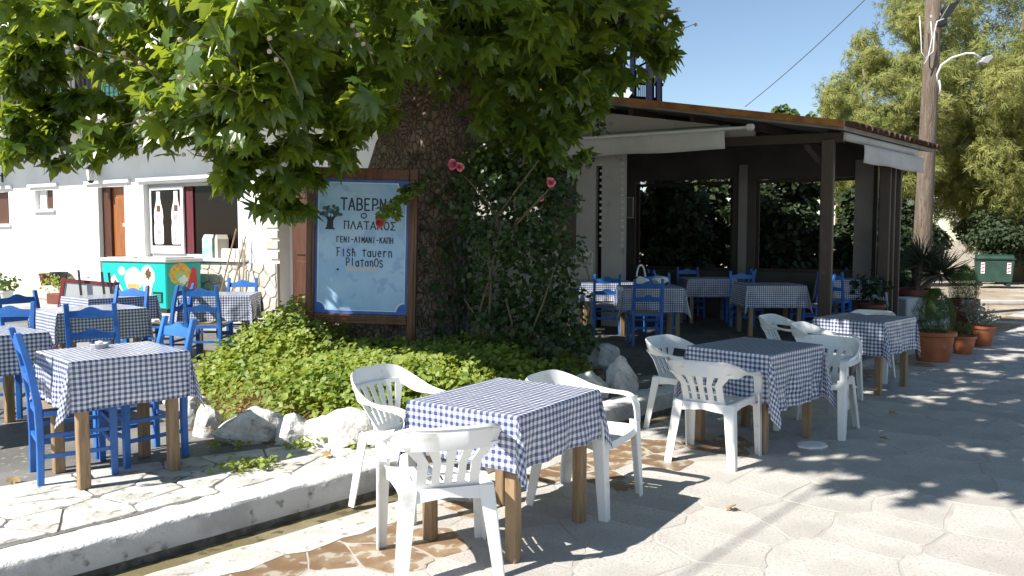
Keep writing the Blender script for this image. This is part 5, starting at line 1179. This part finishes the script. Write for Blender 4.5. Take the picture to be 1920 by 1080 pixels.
# ------------------------------------------------------------------ far right: bin, tamarisks, hedge, rubble, blue board
bn = thing('rubbish_bin', 'dark green wheeled rubbish container with red and white reflectors under the trees', 'bin', (15.85, 26.3, 0), R(-25)); bn.scale = (.78,)*3
MB().prism([(-.62,.18),(.62,.18),(.70,1.12),(-.70,1.12)], .95, lambda a, b, c: (a, -.475+c, b)).build('body', M['bin'], bn, bevel=.03); MB().box(-.74,.74,-.53,.53,1.125,1.17).build('rim', M['bin'], bn, bevel=.015)
MB().prism([(-.50,1.172),(.5,1.172),(.42,1.27),(.2,1.33),(-.2,1.33),(-.42,1.27)], 1.36, lambda a, b, c: (-.68+c, a, b)).build('lid', M['bin'], bn, bevel=.02)
for sx in (-1,1):
    for sy in (-1,1): MB().lathe([(.09,-.03),(.09,.03)], 12).build('wheel', M['black'], bn, (sx*.5, sy*.38, .09), (R(90),0,0))
for x in (.42, -.52):
    rp = MB().box(x, x+.14, -.482, -.476, .55, 1.0).build('reflector', M['whiteprint'], bn)
    for k in range(3): MB().prism([(x+.01,.58+k*.15),(x+.13,.62+k*.15),(x+.13,.68+k*.15),(x+.01,.64+k*.15)], -.003, lambda a, b, c: (a, -.4825+c, b)).build('reflector_stripe', M['redprint'], rp)
spray = []; sf = []
sr = random.Random(8)
for k in range(9):
    a = sr.uniform(-.9, .9); L_ = sr.uniform(.6, 1); dx = math.sin(a)*L_; yy = math.cos(a)*L_; zz = sr.uniform(-.3, .3); o_ = len(spray)
    spray += [(-.022+0, 0, 0), (.022, 0, 0), (dx*.6+.03, yy*.6, zz), (dx*.6-.03, yy*.6, zz), (dx*1.1, yy*1.0, zz-.3)]; sf += [(o_, o_+1, o_+2, o_+3), (o_+3, o_+2, o_+4)]
def tamarisk(lb, x, y, hgt, rad, seed, N=6500, mat='tam', name='tamarisk_tree', sz=.30, low=.16, group='feathery trees beyond the lane'):
    t = thing(name, lb, 'tree', (x, y, 0), 0, group); r_ = np.random.default_rng(seed)
    MB().tube([(0,0,-.1),(.1,0,hgt*.2),(.3,.2,hgt*.5)], [.3,.24,.12], 10).build('trunk', M['twig'], t, smooth='all')
    for k in range(4):
        a = k*1.7+seed; MB().tube([(.1,0,hgt*.18),(math.cos(a)*rad*.4,math.sin(a)*rad*.4,hgt*.5),(math.cos(a)*rad*.6,math.sin(a)*rad*.6,hgt*.75)], [.16,.09,.04], 8).build('limb', M['twig'], t, smooth='all')
    nb = 90; cl = []
    for k in range(nb):
        d = r_.normal(size=3); d /= np.linalg.norm(d); q = (.55+.45*r_.random()); cl.append((d*np.array([rad,rad,hgt*(1-low)/2])*q*.85 + np.array([0,0,hgt*(low+(1-low)/2)]), rad*r_.uniform(.13,.27)))
    P, D = [], []
    for c, r0 in cl:
        m = N//nb; d = r_.normal(size=(m,3)); d /= np.linalg.norm(d, axis=1, keepdims=True); P.append(c + d*r0*(.55+.45*r_.random((m,1)))); D.append(d)
    P, D = np.vstack(P), np.vstack(D); P[:,2] = np.maximum(P[:,2], .15)
    scatter('crown', spray, sf, P, frames(D+r_.normal(size=D.shape)*.5+np.array([0,0,.3]), D*.8+r_.normal(size=D.shape)*.4+np.array([0,0,-.15])), sz*(.6+.7*r_.random(len(P))), M[mat], t, False)
    return t
tamarisk('huge feathery yellow-green tamarisk behind the utility pole and bin', 18.6, 31, 13.5, 5.6, 1, 34000, low=.10)
tamarisk('yellow-green tamarisk rising behind the porch side, nearer than the huge one', 14.3, 30.5, 10.3, 3.0, 2, 15000, low=.14)
tamarisk('low drooping tamarisk growing in front of the huge one behind the bin', 19.0, 30.0, 7.5, 4.0, 9, 15000, low=.12)
tamarisk('feathery tamarisk at the outer picture edge beyond the bin', 24.5, 30, 12, 4.5, 3, 17000, low=.12)
def bushy(lb, x, y, hgt, rad, seed, mat='tree', N=1500, name='broadleaf_tree', sz=.3, low=.3, cat='tree', grp='green trees beyond the porch'):
    t = thing(name, lb, cat, (x, y, 0), 0, grp); r_ = np.random.default_rng(seed); MB().tube([(0,0,-.1),(.1,.1,hgt*.55)], [.2,.1], 8).build('trunk', M['twig'], t, smooth='all')
    bl = []
    for k in range(22):
        d = r_.normal(size=3); d /= np.linalg.norm(d); bl.append((d*np.array([rad,rad,hgt*(1-low)/2])*r_.uniform(.3,.9)+np.array([0,0,hgt*(low+(1-low)/2)]), rad*.33))
    P, NR, T, S = blobs_to_leaves(bl, N/22/(rad*.33)**2, sz, (0, 0), .2, .4, .6, .8); scatter('crown', OV_V, OV_F, P, frames(NR, T), S, M[mat], t); return t
bushy('small round green tree top seen over the porch roof', 13.4, 40, 8.35, 1.0, 5, low=.5, N=1500)
bushy('dark green tree top next to the tamarisk over the porch roof', 15.4, 38, 8.6, 2.0, 6, N=2500)
# dark planting right behind the porch glazing, and hedge under the tamarisks
for i, (x, y, h_, r0, lb) in enumerate(((3.6,17.9,3.6,1.3,'dark shrub behind the first porch window'),(5.6,17.2,3.3,1.2,'dark shrub between the two porch windows outside'),(7.2,16.6,2.6,.75,'dark shrub behind the porch side posts'),(8.6,18.4,3.0,1.1,'dark shrub beyond the utility pole'),(2.0,19.0,3.8,1.4,'dark shrub behind the inner porch wall'),(4.7,19.4,3.5,1.3,'dark shrub filling the gap between the two shrubs outside the porch'),(6.3,18.9,3.2,1.2,'dark shrub farther off behind the porch corner'))):
    bushy(lb, x, y, h_, r0, 20+i, 'hedge', 8000, 'evergreen_shrub', .15, .12, 'shrub', 'dark shrubs behind the porch')
for i, (x, y, h_, r0, lb) in enumerate(((17.5,28.6,2.7,1.5,'dark low shrub directly behind the green bin'),(20.5,28.2,2.6,1.6,'dark low shrub on the outer side of the green bin'),(14.0,27.6,2.2,1.2,'dark shrub between pole and green bin'),(23.5,27.5,2.6,1.7,'dark low shrub at the outer picture edge'))):
    bushy(lb, x, y, h_, r0, 40+i, 'hedge', 7000, 'evergreen_shrub', .13, .05, 'shrub', 'dark shrubs under the tamarisks')
for i in range(9):
    q = at(1702 + (i % 3)*13, 520 - (i//3)*22, 25 + .4*(i % 2)); me = rock_mesh(60+i, .3, .25, .22); me.materials[0] = M['rubble']
    tag(link('stone_block', me, None, (q.x, q.y, .15 + (i//3)*.33)), 'pale stone block of the low rubble heap beyond the porch posts', 'stone', 'rubble blocks beyond the porch')
tag(MB().box(-1.2,1.2,-.05,.05,.9,3.2).build('blue_board', M['bluewall'], None, (19.75, 28.9, -.1), -.3, bevel=.01), 'dark blue board half hidden under the outer tamarisk', 'board')
tag(MB().box(-14,16,-.12,.12,0,.10).build('far_kerb', M['step'], None, (17, 19.6, -.06), -.06, bevel=.02), kind='structure')

for i, (x, y, z) in enumerate(((-2.93,4.62,.165),(-2.1,4.9,.165),(1.3,4.6,.006),(2.9,6.2,.006),(3.4,7.1,.006),(-1.2,5.15,.168),(.9,3.6,.006))):
    o = link('fallen_leaf', lm.copy(), None, (x, y, z+.02), (R(pr.uniform(-20,20)), R(pr.uniform(-20,20)), pr.uniform(0, 6))); o.scale = (.055,)*3; o.data.materials[0] = M['drygrass']
    tag(o, ('dry yellow leaf on the grey terrace before the tall blue chair','dry leaf on the terrace near the boulders','dry leaf on the lane in front of the sideways armchair','dry leaf on the dappled lane near the second table','dry leaf in the lane shade beside the third table','dry leaf on the limewashed stones near the boulders','dry leaf on the sunny lane beside the front table')[i], 'leaf', 'fallen leaves')
